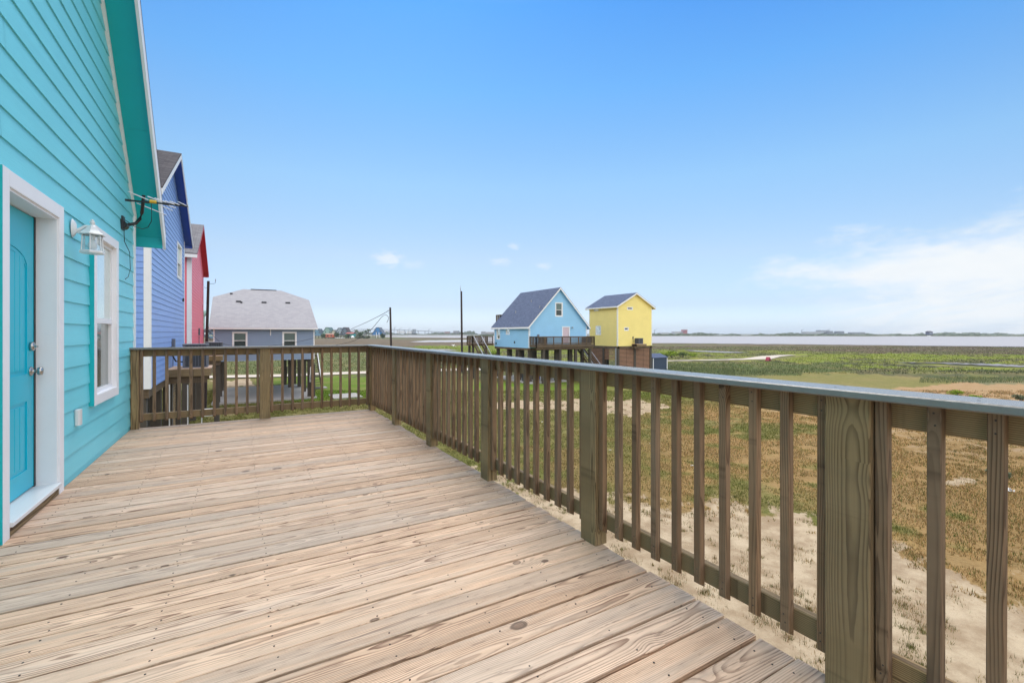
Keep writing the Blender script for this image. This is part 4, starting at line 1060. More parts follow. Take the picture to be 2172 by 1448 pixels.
sl_ = MB(); sl_.box(GX1+.3, GX1+2.0, GY+6.5, GY+7.8, GZ-.1, GZ+.12, 'x'); struct(sl_.build('concrete_pad', 'concrete'))
# meter and conduit on its near right post
em = thing('electric_meter', 'grey electric meter and conduit on a post under the grey house', 'meter', (GX1-.1, GY-.1, GZ))
q = MB(); q.box(GX1-.25, GX1+.05, GY-.05, GY+.12, GZ, -2.6, 'z'); q.build('post', 'piling', em)
q = MB(); q.box(GX1-.42, GX1-.12, GY-.2, GY-.055, -4.1, -3.5, 'z', .02); q.lathe((GX1-.27, GY-.2, -3.75), [(.09, 0), (.09, -.08), (.0, -.1)], 14, 'y'); q.build('meter_box', 'zinc', em)
q = MB(); q.tube([(GX1-.34, GY-.12, -3.5), (GX1-.34, GY-.12, -2.9), (GX1-.26, GY-.12, -2.75), (GX1-.16, GY-.12, -2.85), (GX1-.16, GY-.12, -3.6)], .03, 8); q.build('conduit', 'pvc', em)
# outside stair of the grey house
stt = thing('outdoor_stairs', 'steep wooden outdoor stairs with pale handrail beside the grey house', 'stairs', (GX1+.8, GY+4, GZ))
def stairs(t, top, bot, width, side, n=14, railh=.9, rm='zinc', rails=True):
    top, bot, side = V(top), V(bot), V(side).normalized()
    for k in (0, 1):
        m = MB(); m.beam(top+side*width*k, bot+side*width*k, .05, .28); m.build('stringer', 'darkwood', t)
    for i in range(n):
        p = top.lerp(bot, (i+.5)/n); m = MB(); f_ = (bot-top); f_.z = 0; f_.normalize()
        m.bar(p-f_*.12, side*width, f_*.26, (0, 0, .04)); m.build('tread', 'darkwood', t)
    if rails:
        for k in (0, 1):
            m = MB(); m.beam(top+side*width*k+V((0, 0, railh)), bot+side*width*k+V((0, 0, railh)), .09, .06); m.build('handrail', rm, t)
            m = MB(); m.beam(top+side*width*k+V((0, 0, railh*.5)), bot+side*width*k+V((0, 0, railh*.5)), .04, .09); m.build('mid_rail', 'darkwood', t)
stairs(stt, (GX1+.5, GY+9.5, gz0-.1), (GX1+.5, GY+6.2, GZ+.1), .9, (1, 0, 0), 14, .9, 'pvc')
ld = MB(); ld.box(GX1+.05, GX1+1.5, GY+9.55, GY+11.2, gz0-.25, gz0-.05, 'x'); ld.build('landing', 'darkwood', stt)
# black post and leaning white board
g0 = gnd(607, 811); q = MB(); q.tube([g0, g0+V((.1, 0, 1.75))], .05, 8); tag(q.build('marker_post', 'black'), 'black leaning post on the grass beyond the grey house slab', 'post')
g1 = g0+V((.35, .6, 0)); q = MB(); q.beam(g1+V((.35, 0, .9)), g1+V((0, 0, 1.6)), .12, .03); q.beam(g1+V((.35, 0, 0)), g1+V((.35, 0, .95)), .05, .05); tag(q.build('survey_stake', 'pvc'), 'short white slanted stake right of the black post', 'stake')

# ================================================================== light blue house
LX0, LX1, LYF, LYB = 27.1, 35.15, 42.5, 50.5
LXC, LHW = (LX0+LX1)/2, (LX1-LX0)/2
PL = lambda a, n, z: (LXC+a, LYF-n, z)
QL = lambda a, n, z: (LX0-n, LYF+a, z)
lb = thing('light_blue_house', 'light blue stilt house with a steep slate-blue roof and small deck', 'house', (LXC, (LYF+LYB)/2, GZ))
def facew(P, on, px0, px1, py0, py1, org, sgn=1):
    a0, d0 = on(px0); a1, d1 = on(px1); d = (d0+d1)/2
    a, b = sgn*(a0-org), sgn*(a1-org)
    return (min(a, b), max(a, b), (HOR-py1)/FPX*d, (HOR-py0)/FPX*d)
lg = lambda *b: facew(PL, lambda p: onY(p, LYF), *b, LXC)
lsd = lambda *b: facew(QL, lambda p: onX(p, LX0), *b, LYF)
lw1 = lg(1177.4, 1193.6, 641, 671.6); ldr = lg(1192, 1208.5, 691.8, 730.5); ldr = (ldr[0], ldr[1], -1.25, ldr[3])
lw2 = lsd(1053.5, 1061, 693.5, 719.8); lw3 = lsd(1073.4, 1081.3, 693.5, 710); lw4 = lsd(1107.8, 1114, 692.7, 697.3)
shr = lambda o, s=.05: (o[0]+s, o[1]-s, o[2]+s, o[3]-s)
gable_house(lb, PL, QL, LHW, LYB-LYF, -1.66, .86, 1.04, .33, 'lblue', 'lblue', 'shingle_dark', [shr(lw1), shr(ldr)], [shr(lw2), shr(lw3), shr(lw4)], expo=.183, tk=.034, cornerw=.13, eo=.32)
fa = MB(); zf = .86-.32*1.04; fa.box(LX0-.35, LX0-.322, LYF-.33, LYB+.33, zf-.06, zf+.12); fa.build('eave_board', 'white', lb)
window(lb, PL, *lw1, .12, .04, .03, True, 'glassfar2', 'glassfar', .03)
for o_ in (lw2, lw3): window(lb, QL, *o_, .10, .04, .03, True, 'glassfar2', 'glassfar', .03)
window(lb, QL, *lw4, .08, .04, .03, False, bot='glassfar')
dm = MB(); a0, a1, z0, z1 = ldr
pbox(dm, PL, a0, a0+.13, 0, .03, z0, z1); pbox(dm, PL, a1-.13, a1, 0, .03, z0, z1); pbox(dm, PL, a0+.13, a1-.13, 0, .03, z1-.13, z1); dm.build('door_frame', 'white', lb)
dm = MB(); pbox(dm, PL, a0+.13, a1-.13, -.06, -.02, z0, z1-.13)
for k in range(2):
    for j in range(3): pbox(dm, PL, a0+.2+k*.42, a0+.52+k*.42, -.02, -.012, z0+.2+j*.62, z0+.7+j*.62)
do_ = dm.build('door', plain('pale_pink_door', lin(225, 205, 215, .8), .5), lb)
hn = MB(); hn.lathe(PL(a1-.2, -.02, -.25), [(.03, 0), (.03, -.05), (0, -.06)], 10, 'y'); hn.build('handle', 'steel', do_)
x_, d_ = onY(1212.6, LYF); q = MB(); q.lathe((x_, LYF-.15, .60), [(.02, .12), (.14, .02), (.14, 0), (0, 0)], 12); q.build('porch_lamp', 'zinc', lb)
q = MB(); x_, d_ = onY(1141, LYF); q.box(x_-.12, x_+.12, LYF-.12, LYF-.02, -.55, -.15); q.build('meter', 'acside', lb)
for (px, py, nm) in ((1092, 725.5, 'vent'), (1053, 728, 'spigot')):
    Yv, d = onX(px, LX0); zz = (HOR-py)/FPX*d; q = MB(); q.box(LX0-.08, LX0-.02, Yv-.09, Yv+.09, zz-.12, zz+.12); q.build(nm, 'acgrey', lb)
for (px, py) in ((1094, 664), (1145, 653), (1127, 641)):
    best = None
    for i in range(300):
        Xq = LX0-.3+i*.0145; zz = .86+(Xq-LX0)*1.04+.14; Yq, dq = onX(px, Xq); e_ = abs(HOR-FPX*zz/dq-py)
        if best is None or e_ < best[0]: best = (e_, Xq, Yq, zz)
    _, Xq, Yq, zz = best; q = MB(); q.tube([(Xq, Yq, zz-.1), (Xq, Yq, zz+.28)], .05, 8); q.build('roof_pipe', 'zinc', lb)
rows = [LYF+.4, LYF+2.6, LYF+5.1, LYB-.35]
for y in rows:
    for x in (LX0+.35, LX0+2.1, LX0+3.9, LX0+5.8, LX1-.35):
        pl = MB(); pl.box(x-.16, x+.16, y-.16, y+.16, GZ-.1, -1.66, 'z'); pl.build('piling', 'piling', lb)
gb = MB()
for y in rows: gb.box(LX0+.02, LX1-.02, y-.1, y+.1, -1.95, -1.665, 'x')
gb.box(LX0+.03, LX0+.25, LYF+.05, LYB-.05, -1.9, -1.67, 'y')
gb.each('floor_beam', 'darkwood', lb)
def small_deck(t, x0, x1, y0, y1, z, sides, ph=.90, posts_x=8, postm='darkwood', bal=True, railbal=.13):
    f_ = MB(); f_.box(x0, x1, y0, y1, z-.05, z, 'x'); f_.build('floor', 'darkwood', t)
    r = MB(); r.box(x0+.01, x1-.01, y0+.01, y0+.06, z-.30, z-.051, 'x'); r.box(x0+.01, x0+.06, y0+.07, y1, z-.30, z-.051, 'y'); r.each('rim_board', 'darkwood', t)
    runs = []
    if 'f' in sides: runs.append((V((x0+.05, y0+.05, z)), V((x1-.05, y0+.05, z)), posts_x))
    if 'l' in sides: runs.append((V((x0+.05, y0+.05, z)), V((x0+.05, y1-.05, z)), 3))
    if 'r' in sides: runs.append((V((x1-.05, y0+.05, z)), V((x1-.05, y1-.05, z)), 3))
    if 'b' in sides: runs.append((V((x0+.05, y1-.05, z)), V((x1-.05, y1-.05, z)), posts_x))
    for (a, b, n) in runs:
        for i in range(n):
            p = a.lerp(b, i/(n-1)); m = MB(); m.box(p.x-.05, p.x+.05, p.y-.05, p.y+.05, z-.28, z+ph-.045, 'z'); m.build('post', postm, t)
        m = MB(); m.beam(a+V((0, 0, ph-.02)), b+V((0, 0, ph-.02)), .14, .045); m.build('handrail', postm, t)
        m = MB(); m.beam(a+V((0, 0, .1)), b+V((0, 0, .1)), .04, .08); m.beam(a+V((0, 0, ph-.09)), b+V((0, 0, ph-.09)), .04, .08)
        k = int((b-a).length/railbal)
        for i in range(1, k):
            p = a.lerp(b, i/k); m.box(p.x-.018, p.x+.018, p.y-.018, p.y+.018, z+.06, z+ph-.06, 'z')
        m.build('baluster_panel', postm, t)
bd = thing('house_deck', 'brown railed deck along the front of the light blue house', 'deck', (LXC, LYF-.7, -1.25))
small_deck(bd, LX0+.02, LX1+.1, LYF-1.35, LYF-.05, -1.25, 'flr', .88, 8)
for x in (LX0+1.2, LX0+3.4, LX0+5.6, LX0+7.7):
    m = MB(); m.box(x-.14, x+.14, LYF-1.15, LYF-.87, GZ-.1, -1.56, 'z'); m.build('piling', 'piling', bd)
m = MB(); m.box(LX0+.2, LX1, LYF-1.2, LYF-1.0, -1.8, -1.56, 'x'); m.each('support_beam', 'darkwood', bd)
ac_unit('air_conditioner', 'dark air conditioner at the left end of the light blue house deck', LX0+1.0, LYF-1.0, -1.25, .75, .80)
ac_unit('air_conditioner', 'dark air conditioner at the right end of the light blue house deck', LX1-.95, LYF-1.0, -1.25, .75, .80)
sd_ = thing('outdoor_stairs', 'long wooden stairs with grey handrails climbing to the landing left of the light blue house', 'stairs', (24.7, 48, GZ))
small_deck(sd_, 24.1, 27.0, 50.6, 52.2, -1.25, 'flb', .88, 4)
stairs(sd_, (24.3, 50.6, -1.3), (24.3, 45.6, GZ+.05), 1.05, (1, 0, 0), 20, .9)
for (x, y) in ((24.3, 51.8), (24.3, 50.8), (26.6, 51.8)):
    m = MB(); m.box(x-.12, x+.12, y-.12, y+.12, GZ-.1, -1.55, 'z'); m.build('piling', 'piling', sd_)
ub = thing('upper_balcony', 'brown railed upper balcony behind the light blue roof', 'balcony', (31, 52, 1.4))
small_deck(ub, 28.0, 35.9, 50.65, 51.8, 1.35, 'flr', .95, 8)
for x in (31, 35.6):
    m = MB(); m.box(x-.12, x+.12, 51.5, 51.74, GZ-.1, 1.05, 'z'); m.build('post', 'darkwood', ub)
s2 = thing('outdoor_stairs', 'wooden stairs with pale handrails descending between the light blue and yellow houses', 'stairs', (35, 40, GZ))
stairs(s2, (34.9, 44.6, -1.3), (34.9, 39.9, GZ+.05), 1.0, (1, 0, 0), 20, .9)
sl_ = MB(); sl_.box(LX0-.5, LX1, LYF-.8, LYB+.3, GZ-.1, GZ+.12, 'x'); struct(sl_.build('concrete_slab', 'concrete'))
# things kept under the light blue house
def bin_(px, py, w, h, material, name, label, cat):
    g = gnd(px, py); t = thing(name, label, cat, g)
    m = MB(); m.prism([(g.x-w*.42, g.y-w*.42, g.z+.12), (g.x+w*.42, g.y-w*.42, g.z+.12), (g.x+w*.42, g.y+w*.42, g.z+.12), (g.x-w*.42, g.y+w*.42, g.z+.12)], (0, 0, h)); m.build('body', material, t)
    m = MB(); m.box(g.x-w*.5, g.x+w*.5, g.y-w*.5, g.y+w*.5, g.z+.121+h, g.z+.18+h, 'x', .01); m.build('lid', material, t)
bin_(1114, 811, .6, .85, 'acgrey', 'trash_bin', 'dark lidded bin at the front of the slab under the light blue house', 'bin')
bin_(1140, 806, .5, .5, 'bluetrim', 'storage_box', 'small blue box on the slab under the light blue house', 'box')
bin_(1151, 808, .45, .40, 'pvc', 'cooler', 'white cooler right of the blue box under the light blue house', 'cooler')
bin_(1176, 806, .45, .45, 'pvc', 'cooler', 'white cooler at the right of the slab under the light blue house', 'cooler')
g = gnd(1050, 786)
def car(g, yaw, c, label):
    t = thing('parked_car', label, 'car', g)
    cs, sn = math.cos(yaw), math.sin(yaw)
    Wp = lambda x, y, z: (g.x+x*cs-y*sn, g.y+x*sn+y*cs, g.z+z)
    b = MB(); sec = [(-2.2, .35), (-2.25, .75), (-2.0, .95), (-1.1, 1.02), (1.2, 1.02), (2.15, .85), (2.25, .4)]
    b.prism([Wp(x, -.85, z) for x, z in sec], V(Wp(0, .85, 0))-V(Wp(0, -.85, 0))); b.build('body', c, t)
    b = MB(); sec = [(-1.7, 1.0), (-1.3, 1.5), (.5, 1.52), (1.15, 1.02)]
    b.prism([Wp(x, -.74, z) for x, z in sec], V(Wp(0, .74, 0))-V(Wp(0, -.74, 0))); b.build('cabin', 'glass', t)
    for x in (-1.4, 1.4):
        for y in (-.86, .70):
            p0 = V(Wp(x, y, .33)); p1 = V(Wp(x, y+.16, .33)); w_ = MB(); w_.tube([p0, p1], .33, 18); wo_ = w_.build('wheel', 'black', t)
            h_ = MB(); h_.tube([V(Wp(x, y-.01, .33)), V(Wp(x, y+.17, .33))], .18, 14); h_.build('rim', 'zinc', wo_)
    return t
car(g, .2, 'acgrey', 'dark parked car left of the light blue house, seen through the balusters')

# ================================================================== yellow house
YX0, YX1, YYF, YYB = 40.5, 46.55, 43.0, 48.4
YXC, YHW = (YX0+YX1)/2, (YX1-YX0)/2
PY = lambda a, n, z: (YXC+a, YYF-n, z)
QY = lambda a, n, z: (YX0-n, YYF+a, z)
ylw = thing('yellow_house', 'tall narrow yellow stilt house with slate-blue roof over a slatted ground floor', 'house', (YXC, (YYF+YYB)/2, GZ))
yg = lambda *b: facew(PY, lambda p: onY(p, YYF), *b, YXC)
ysd = lambda *b: facew(QY, lambda p: onX(p, YX0), *b, YYF)
yw1 = yg(1329.8, 1342.2, 650.4, 657.7); yw2 = yg(1323.6, 1333.3, 693.5, 701.2)
yw3 = ysd(1260, 1269.7, 653.3, 659.7); yw4 = ysd(1263.5, 1275, 690.5, 710.5)
gable_house(ylw, PY, QY, YHW, YYB-YYF, -1.66, 3.42, .53, .33, 'yellow', 'yellow', 'shingle_dark', [shr(yw1), shr(yw2)], [shr(yw3), shr(yw4)], expo=.183, tk=.034, cornerw=.13, eo=.42)
fa = MB(); zf = 3.42-.42*.53; fa.box(YX0-.45, YX0-.422, YYF-.33, YYB+.33, zf-.02, zf+.12); fa.build('eave_board', 'white', ylw)
for P_, o_, sp in ((PY, yw1, False), (PY, yw2, False), (QY, yw3, False), (QY, yw4, True)): window(ylw, P_, *o_, .11, .04, .03, sp, 'glassfar2', 'glassfar', .03)
for (x, y) in ((YX0+.15, YYF+.15), (YX0+3.0, YYF+.15), (YX1-.2, YYF+.15), (YX0+.15, YYF+2.6), (YX0+.15, YYB-.2), (YX1-.2, YYB-.2), (YX0+3, YYB-.2)):
    pl = MB(); pl.box(x-.17, x+.17, y-.17, y+.17, GZ-.1, -1.66, 'z'); pl.build('piling', 'piling', ylw)
gb = MB(); gb.box(YX0-.05, YX1+.02, YYF-.02, YYF+.2, -1.95, -1.662, 'x'); gb.box(YX0-.04, YX0+.2, YYF+.21, YYB-.02, -1.95, -1.662, 'y'); gb.each('floor_beam', 'darkwood', ylw)
def slats(x0, x1, y0, y1, z0, z1, axis):
    s = MB(); z = z0
    while z < z1:
        s.box(x0, x1, y0, y1, z, z+.105, axis); z += .165
    bk = .06
    return s.build('slat_screen', M['slatw'], ylw)
M['slatw'] = plain('cedar_slats', lin(168, 128, 102, .85), .8, var=.22, sc=2.5)
slats(YX0+.35, YX0+1.55, YYF+.04, YYF+.07, GZ+.2, -1.97, 'x'); slats(YX0+1.6, YX0+2.8, YYF+.04, YYF+.07, GZ+.2, -1.97, 'x')
slats(YX0+3.2, YX0+4.5, YYF+.04, YYF+.07, GZ+.2, -1.97, 'x'); slats(YX0+4.55, YX1-.4, YYF+.04, YYF+.07, GZ+.2, -1.97, 'x')
slats(YX0+.04, YX0+.07, YYF+2.8, YYF+4.0, GZ+.2, -1.97, 'y'); slats(YX0+.04, YX0+.07, YYF+4.05, YYB-.4, GZ+.2, -1.97, 'y')
slats(YX0+.04, YX0+.07, YYF+.35, YYF+2.4, -3.4, -1.97, 'y')
pb = MB(); pb.box(YX0+.35, YX1-.35, YYF+.12, YYF+.14, GZ, -1.97); pb.box(YX0+.12, YX0+.14, YYF+2.8, YYB-.4, GZ, -1.97); pb.box(YX1-.3, YX1-.28, YYF+.35, YYB-.4, GZ, -1.97); pb.build('backing_panel', 'dark', ylw)
platform('equipment_platform', 'small brown platform on the front of the yellow house', 42.9, 44.6, YYF-.95, YYF-.03, -1.38)
ac_unit('air_conditioner', 'square black air conditioner on the front of the yellow house', 43.35, YYF-.85, -1.38, .74, .72)
q = MB(); x_, d_ = onY(1342, YYF); q.box(x_-.06, x_+.06, YYF-.1, YYF-.02, -.75, -.45); q.tube([(x_, YYF-.06, -.75), (x_+.02, YYF-.06, -1.3)], .02, 6); q.build('disconnect_box', 'acgrey', ylw)
q = MB(); q.tube([(YX0-.2, YYF+.1, GZ), (YX0-.2, YYF+.1, -1.9)], .09, 10); q.build('conduit', 'zinc', ylw)
q = MB(); q.box(YX0-.5, YX0-.25, YYF+.1, YYF+.4, GZ+.3, GZ+.9); q.build('meter', 'acside', ylw)
# shed
SX0, SX1, SYF = 51.6, 54.5, 47.4
shed = thing('garden_shed', 'small navy shed with white corner trim and grey roof right of the yellow house', 'shed', ((SX0+SX1)/2, SYF+1.5, GZ))
m = MB(); hz = GZ+1.85; m.prism([(SX0, SYF, GZ), (SX1, SYF, GZ), (SX1, SYF, hz), (SX0, SYF, hz)], (0, 3, 0)); m.build('wall', 'shed', shed)
m = MB(); sc_ = (SX0+SX1)/2
m.prism([(SX0-.15, SYF-.15, hz-.01), (SX1+.15, SYF-.15, hz-.01), (SX1+.15, SYF+1.5, hz+.55), (SX0-.15, SYF+1.5, hz+.55)], (0, 0, .06)); m.prism([(SX0-.15, SYF+3.15, hz-.01), (SX1+.15, SYF+3.15, hz-.01), (SX1+.15, SYF+1.5, hz+.55), (SX0-.15, SYF+1.5, hz+.55)], (0, 0, .06)); m.build('roof', 'shingle_dark', shed)
m = MB(); m.prism([(SX0, SYF+.02, hz), (SX0, SYF+2.98, hz), (SX0, SYF+1.5, hz+.5)], (SX1-SX0, 0, 0)); m.build('gable', 'shed', shed)
m = MB()
for x in (SX0, SX1): m.box(x-.07, x+.07, SYF-.03, SYF-.002, GZ, hz-.03)
m.each('corner_trim', 'white', shed)

# ================================================================== utility poles and wires
def pole(px, topy, d, r, label, lean=0.0):
    p = at(px, topy, d); b = V((p.x+lean*CY, p.y-lean*SY, GZ)); t = thing('utility_pole', label, 'utility pole', b, 'old wooden utility poles')
    m = MB(); m.tube([b-V((0, 0, .2)), b.lerp(p, .5), p], r*1.25, 12, r); m.build('shaft', plain('creosote_pole', lin(70, 52, 48, .6), .85, var=.2), t) if 'pole' not in M else m.build('shaft', 'pole', t)
    return t, p, b
M['pole'] = plain('creosote_pole', lin(66, 52, 50, .7), .85, var=.2, sc=4)
pa, ta, ba = pole(442, 596, 33.5, .085, 'dark leaning utility pole with bent bracket between the pink and grey houses', -.25)
q = MB(); q.tube([ta+V((0, 0, -.2)), ta+V((.35, 0, -.17)), ta+V((.42, 0, -.12)), ta+V((.44, 0, .18))], .014, 6); q.tube([ta+V((-.08, 0, -.5)), ta+V((-.2, 0, -.55)), ta+V((-.22, 0, -.42))], .012, 6); q.build('bracket', 'black', pa)
q = MB(); q.lathe(ta+V((.44, 0, .02)), [(.03, 0), (.035, .06), (.02, .08), (.03, .12), (0, .16)], 8); q.build('insulator', 'zinc', pa)
pb_, tb, bb = pole(827.7, 652, 61, .125, 'dark wooden utility pole with a sagging wire beyond the deck corner', .2)
q = MB(); q.tube([tb+V((-.1, 0, -.35)), tb+V((-.32, 0, -.4))], .05, 6); q.tube([tb+V((-.1, 0, -.75)), tb+V((-.25, 0, -.75))], .04, 6); q.build('insulator', 'zinc', pb_)
pc_, tc, bc = pole(978.5, 617.6, 65, .125, 'tall dark utility pole with a pin insulator standing left of the light blue house', .12)
q = MB(); q.lathe(tc+V((-.12, 0, -.02)), [(.04, 0), (.04, .25), (.06, .3), (.05, .42), (.03, .5), (.03, .82), (0, .85)], 8); q.build('insulator', 'zinc', pc_)
def wire(pts, r, label):
    m = MB(); out = []
    P_ = [V(p) for p in pts]
    for i in range(len(P_)-1):
        p0, p1, p2, p3 = P_[max(i-1, 0)], P_[i], P_[i+1], P_[min(i+2, len(P_)-1)]
        for k in range(8):
            t = k/8; out.append(.5*((2*p1)+(-p0+p2)*t+(2*p0-5*p1+4*p2-p3)*t*t+(-p0+3*p1-3*p2+p3)*t**3))
    out.append(P_[-1]); m.tube(out, r, 6); o = m.build('wire', 'pole'); tag(o, label, 'wire')
wire([at(824, 659, 61), at(808, 668, 66), at(780, 682, 78), at(745, 697.5, 100)], .035, 'straight wire running left from the pole beyond the deck corner')
wire([at(820.5, 684, 61), at(824.3, 674, 61), at(819, 668, 61), at(811, 671, 61), at(800, 684, 62), at(788, 698, 63), at(776, 708, 64), at(754, 721, 66), at(726, 729, 67), at(690, 735, 68)], .03, 'loose curled wire drooping from the pole beyond the deck corner')
wire([at(441, 700, 33.5), at(470, 727, 33.8), at(505, 733.5, 34.5), at(560, 734, 36), at(620, 727, 37.5), at(665, 717, 38.2)], .012, 'thin dark cable sagging in front of the grey house wall')

# ================================================================== far shore, village, bridge
def far_mat(name, rgb, k=.75): return plain(name, lin(*rgb, k), .85, var=.15, sc=.05)
FM = {}
def fm(rgb):
    key = 'far_%d_%d_%d' % rgb
    if key not in M: M[key] = far_mat('painted_siding_%d_%d_%d' % rgb, rgb)
    return key
def far_house(px, pyb, wpx, hpx, style, wallc, roofc, label, d=480, z0=None, depth=9.0, stilts=True, grp='houses of the village across the marsh', name='stilt_house'):
    """small far house facing the camera side: aframe or gable or box, on stilts, with a row of windows"""
    b = at(px, pyb, d); k = d/FPX; w = wpx*k; h = hpx*k; ux = V((CY, -SY, 0)); uy = V((SY, CY, 0))
    zb = b.z if z0 is None else z0
    t = thing(name, label, 'house', (b.x, b.y, zb), grp)
    F = lambda x, y, z: V((b.x, b.y, zb))+ux*x+uy*y+V((0, 0, z))
    s = .28*h if stilts else 0
    if stilts:
        m = MB()
        for x in (-.42, -.14, .14, .42):
            for y in (.5, depth-.5): p = F(x*w, y, 0); m.tube([p-V((0, 0, .6)), p+V((0, 0, s))], .2, 5)
        m.build('stilts', 'piling', t)
    if style == 'aframe':
        m = MB(); m.prism([F(-w/2, 0, s), F(w/2, 0, s), F(w*.10, 0, h), F(-w*.10, 0, h)], uy*depth); m.build('wall', fm(wallc), t)
        m = MB()
        for g in (-1, 1): m.prism([F(g*w*.53, -.5, s-.1), F(g*(w*.53+.3), -.5, s), F(g*(w*.10+.3), -.5, h+.2), F(g*w*.10, -.5, h)], uy*(depth+1))
        m.prism([F(-w*.1-.3, -.5, h), F(w*.1+.3, -.5, h), F(w*.1+.3, -.5, h+.25), F(-w*.1-.3, -.5, h+.25)], uy*(depth+1)); m.build('roof', fm(roofc), t)
        wy = s+(h-s)*.42
    elif style == 'gable':
        e = s+(h-s)*.5
        m = MB(); m.prism([F(-w/2, 0, s), F(w/2, 0, s), F(w/2, 0, e), F(0, 0, h), F(-w/2, 0, e)], uy*depth); m.build('wall', fm(wallc), t)
        m = MB()
        for g in (-1, 1): m.prism([F(g*w*.56, -.5, e-.4), F(0, -.5, h), F(0, -.5, h+.35), F(g*w*.56, -.5, e-.05)], uy*(depth+1))
        m.build('roof', fm(roofc), t); wy = s+(e-s)*.5
    else:
        e = s+(h-s)*.75
        m = MB(); m.prism([F(-w/2, 0, s), F(w/2, 0, s), F(w/2, 0, e), F(-w/2, 0, e)], uy*depth); m.build('wall', fm(wallc), t)
        m = MB(); m.prism([F(-w*.54, -.5, e), F(w*.54, -.5, e), F(w*.4, depth/2, h), F(-w*.4, depth/2, h)], V((0, 0, .3))); m.prism([F(-w*.54, depth+.5, e), F(w*.54, depth+.5, e), F(w*.4, depth/2, h), F(-w*.4, depth/2, h)], V((0, 0, .3))); m.build('roof', fm(roofc), t); wy = s+(e-s)*.5
    for x in (-.22, .22):
        m = MB(); p = F(x*w*.8, -.08, wy-.5); m.bar(p, ux*1.0, (0, 0, 1.3), uy*.06); m.build('window', 'glass', t)
    if stilts:
        m = MB(); m.prism([F(-w*.52, -2.2, s-.25), F(w*.52, -2.2, s-.25), F(w*.52, 0, s-.25), F(-w*.52, 0, s-.25)], V((0, 0, .25))); m.build('porch', 'darkwood', t)
far_house(672, 717.5, 22, 20, 'aframe', (110, 150, 175), (80, 95, 110), 'blue-grey A-frame at the left end of the far village')
far_house(694, 717.5, 24, 23, 'aframe', (150, 185, 175), (90, 125, 125), 'pale green A-frame in the far village')
far_house(698, 717.8, 20, 10, 'box', (225, 120, 85), (190, 140, 120), 'orange low house in front of the pale green A-frame', d=465)
far_house(707, 717.0, 12, 17, 'gable', (215, 215, 190), (110, 110, 100), 'cream gabled house right of the orange one')
far_house(720, 717.0, 20, 21.5, 'aframe', (165, 180, 190), (120, 135, 148), 'grey A-frame in the far village, left of the dark one')
far_house(731, 717.0, 18, 22.5, 'aframe', (110, 125, 140), (85, 75, 78), 'dark-roofed A-frame in the middle of the far village')
far_house(741, 717.6, 17, 12, 'box', (80, 195, 190), (190, 90, 85), 'bright turquoise house with red roof in the far village', d=470)
far_house(801, 716.0, 24, 21.5, 'aframe', (70, 140, 205), (100, 112, 128), 'bright blue A-frame with white posts right of the palms', d=480)
m = MB()
for px in (797.5, 803): m.box(*(lambda p: (p.x-.25, p.x+.25, p.y-1.9, p.y-1.5))(at(px, 716, 478)), GZ+.4, GZ+6.2, 'z')
tag(m.build('porch_posts', 'white'), 'white porch posts of the bright blue A-frame', 'post')
def far_box(name, px, py0, py1, wpx, d, mk, label, cat, grp=None, depth=6.0, lid=None):
    a = at(px-wpx/2, py1, d); ux = V((CY, -SY, 0)); uy = V((SY, CY, 0)); k = d/FPX
    t = thing(name, label, cat, a, grp)
    m = MB(); m.bar(a, ux*wpx*k, uy*depth, (0, 0, (py1-py0)*k*.8)); m.build('body', mk, t)
    m = MB(); m.bar(a+V((0, 0, (py1-py0)*k*.8))-ux*.3-uy*.3, ux*(wpx*k+.6), uy*(depth+.6), (0, 0, (py1-py0)*k*.2)); m.build('roof', lid or mk, t)
    return t
for (px, c_, lab) in ((716, (230, 230, 235), 'white car parked in front of the grey A-frame'), (725, (200, 205, 215), 'silver car parked in front of the dark-roofed A-frame')):
    g = at(px, 717.8, 455); g.z = GZ; M.setdefault('cw', plain('car_paint', (.7, .7, .72), .3)); car(g, -.5, 'cw', lab)
q = MB(); p = at(748, 716.2, 452); q.lathe((p.x, p.y, GZ+.3), [(0, 0), (1.3, .2), (1.6, 1.2), (1.3, 2.0), (.6, 2.4), (0, 2.5)], 14); tag(q.build('gas_tank', 'white'), 'rounded white tank beside the turquoise village house', 'tank')
def palm(px, pyb, hpx, d, label, rr=4):
    b = at(px, pyb, d); k = d/FPX; h = hpx*k; t = thing('palm_tree', label, 'palm tree', b, 'palms by the far village')
    m = MB(); m.tube([b-V((0, 0, .5)), b+V((.3, 0, h*.5)), b+V((.1, 0, h*.85))], .35, 6, .2); m.build('trunk', 'piling', t)
    m = MB(); c = b+V((.1, 0, h*.85))
    for i in range(26):
        a = random.uniform(0, 6.28); r = random.uniform(.6, 1)*h*.33; dr = random.uniform(-.5, .9)
        p1 = c+V((math.cos(a)*r*.6, math.sin(a)*r*.6, dr*r*.7)); p2 = c+V((math.cos(a)*r, math.sin(a)*r, dr*r*.7-r*.5)); s_ = V((-math.sin(a), math.cos(a), 0))*.45
        m.add([c-s_*.3, c+s_*.3, p1+s_, p1-s_], [(0, 1, 2, 3)]); m.add([p1-s_, p1+s_, p2], [(0, 1, 2)])
    m.build('crown', 'leaf_dark', t)
palm(754.5, 717, 18, 470, 'first palm, rightward of the turquoise village house'); palm(776, 717, 17, 470, 'shorter of the two palms left of the blue A-frame'); palm(782, 717, 20, 470, 'taller of the two palms left of the blue A-frame')
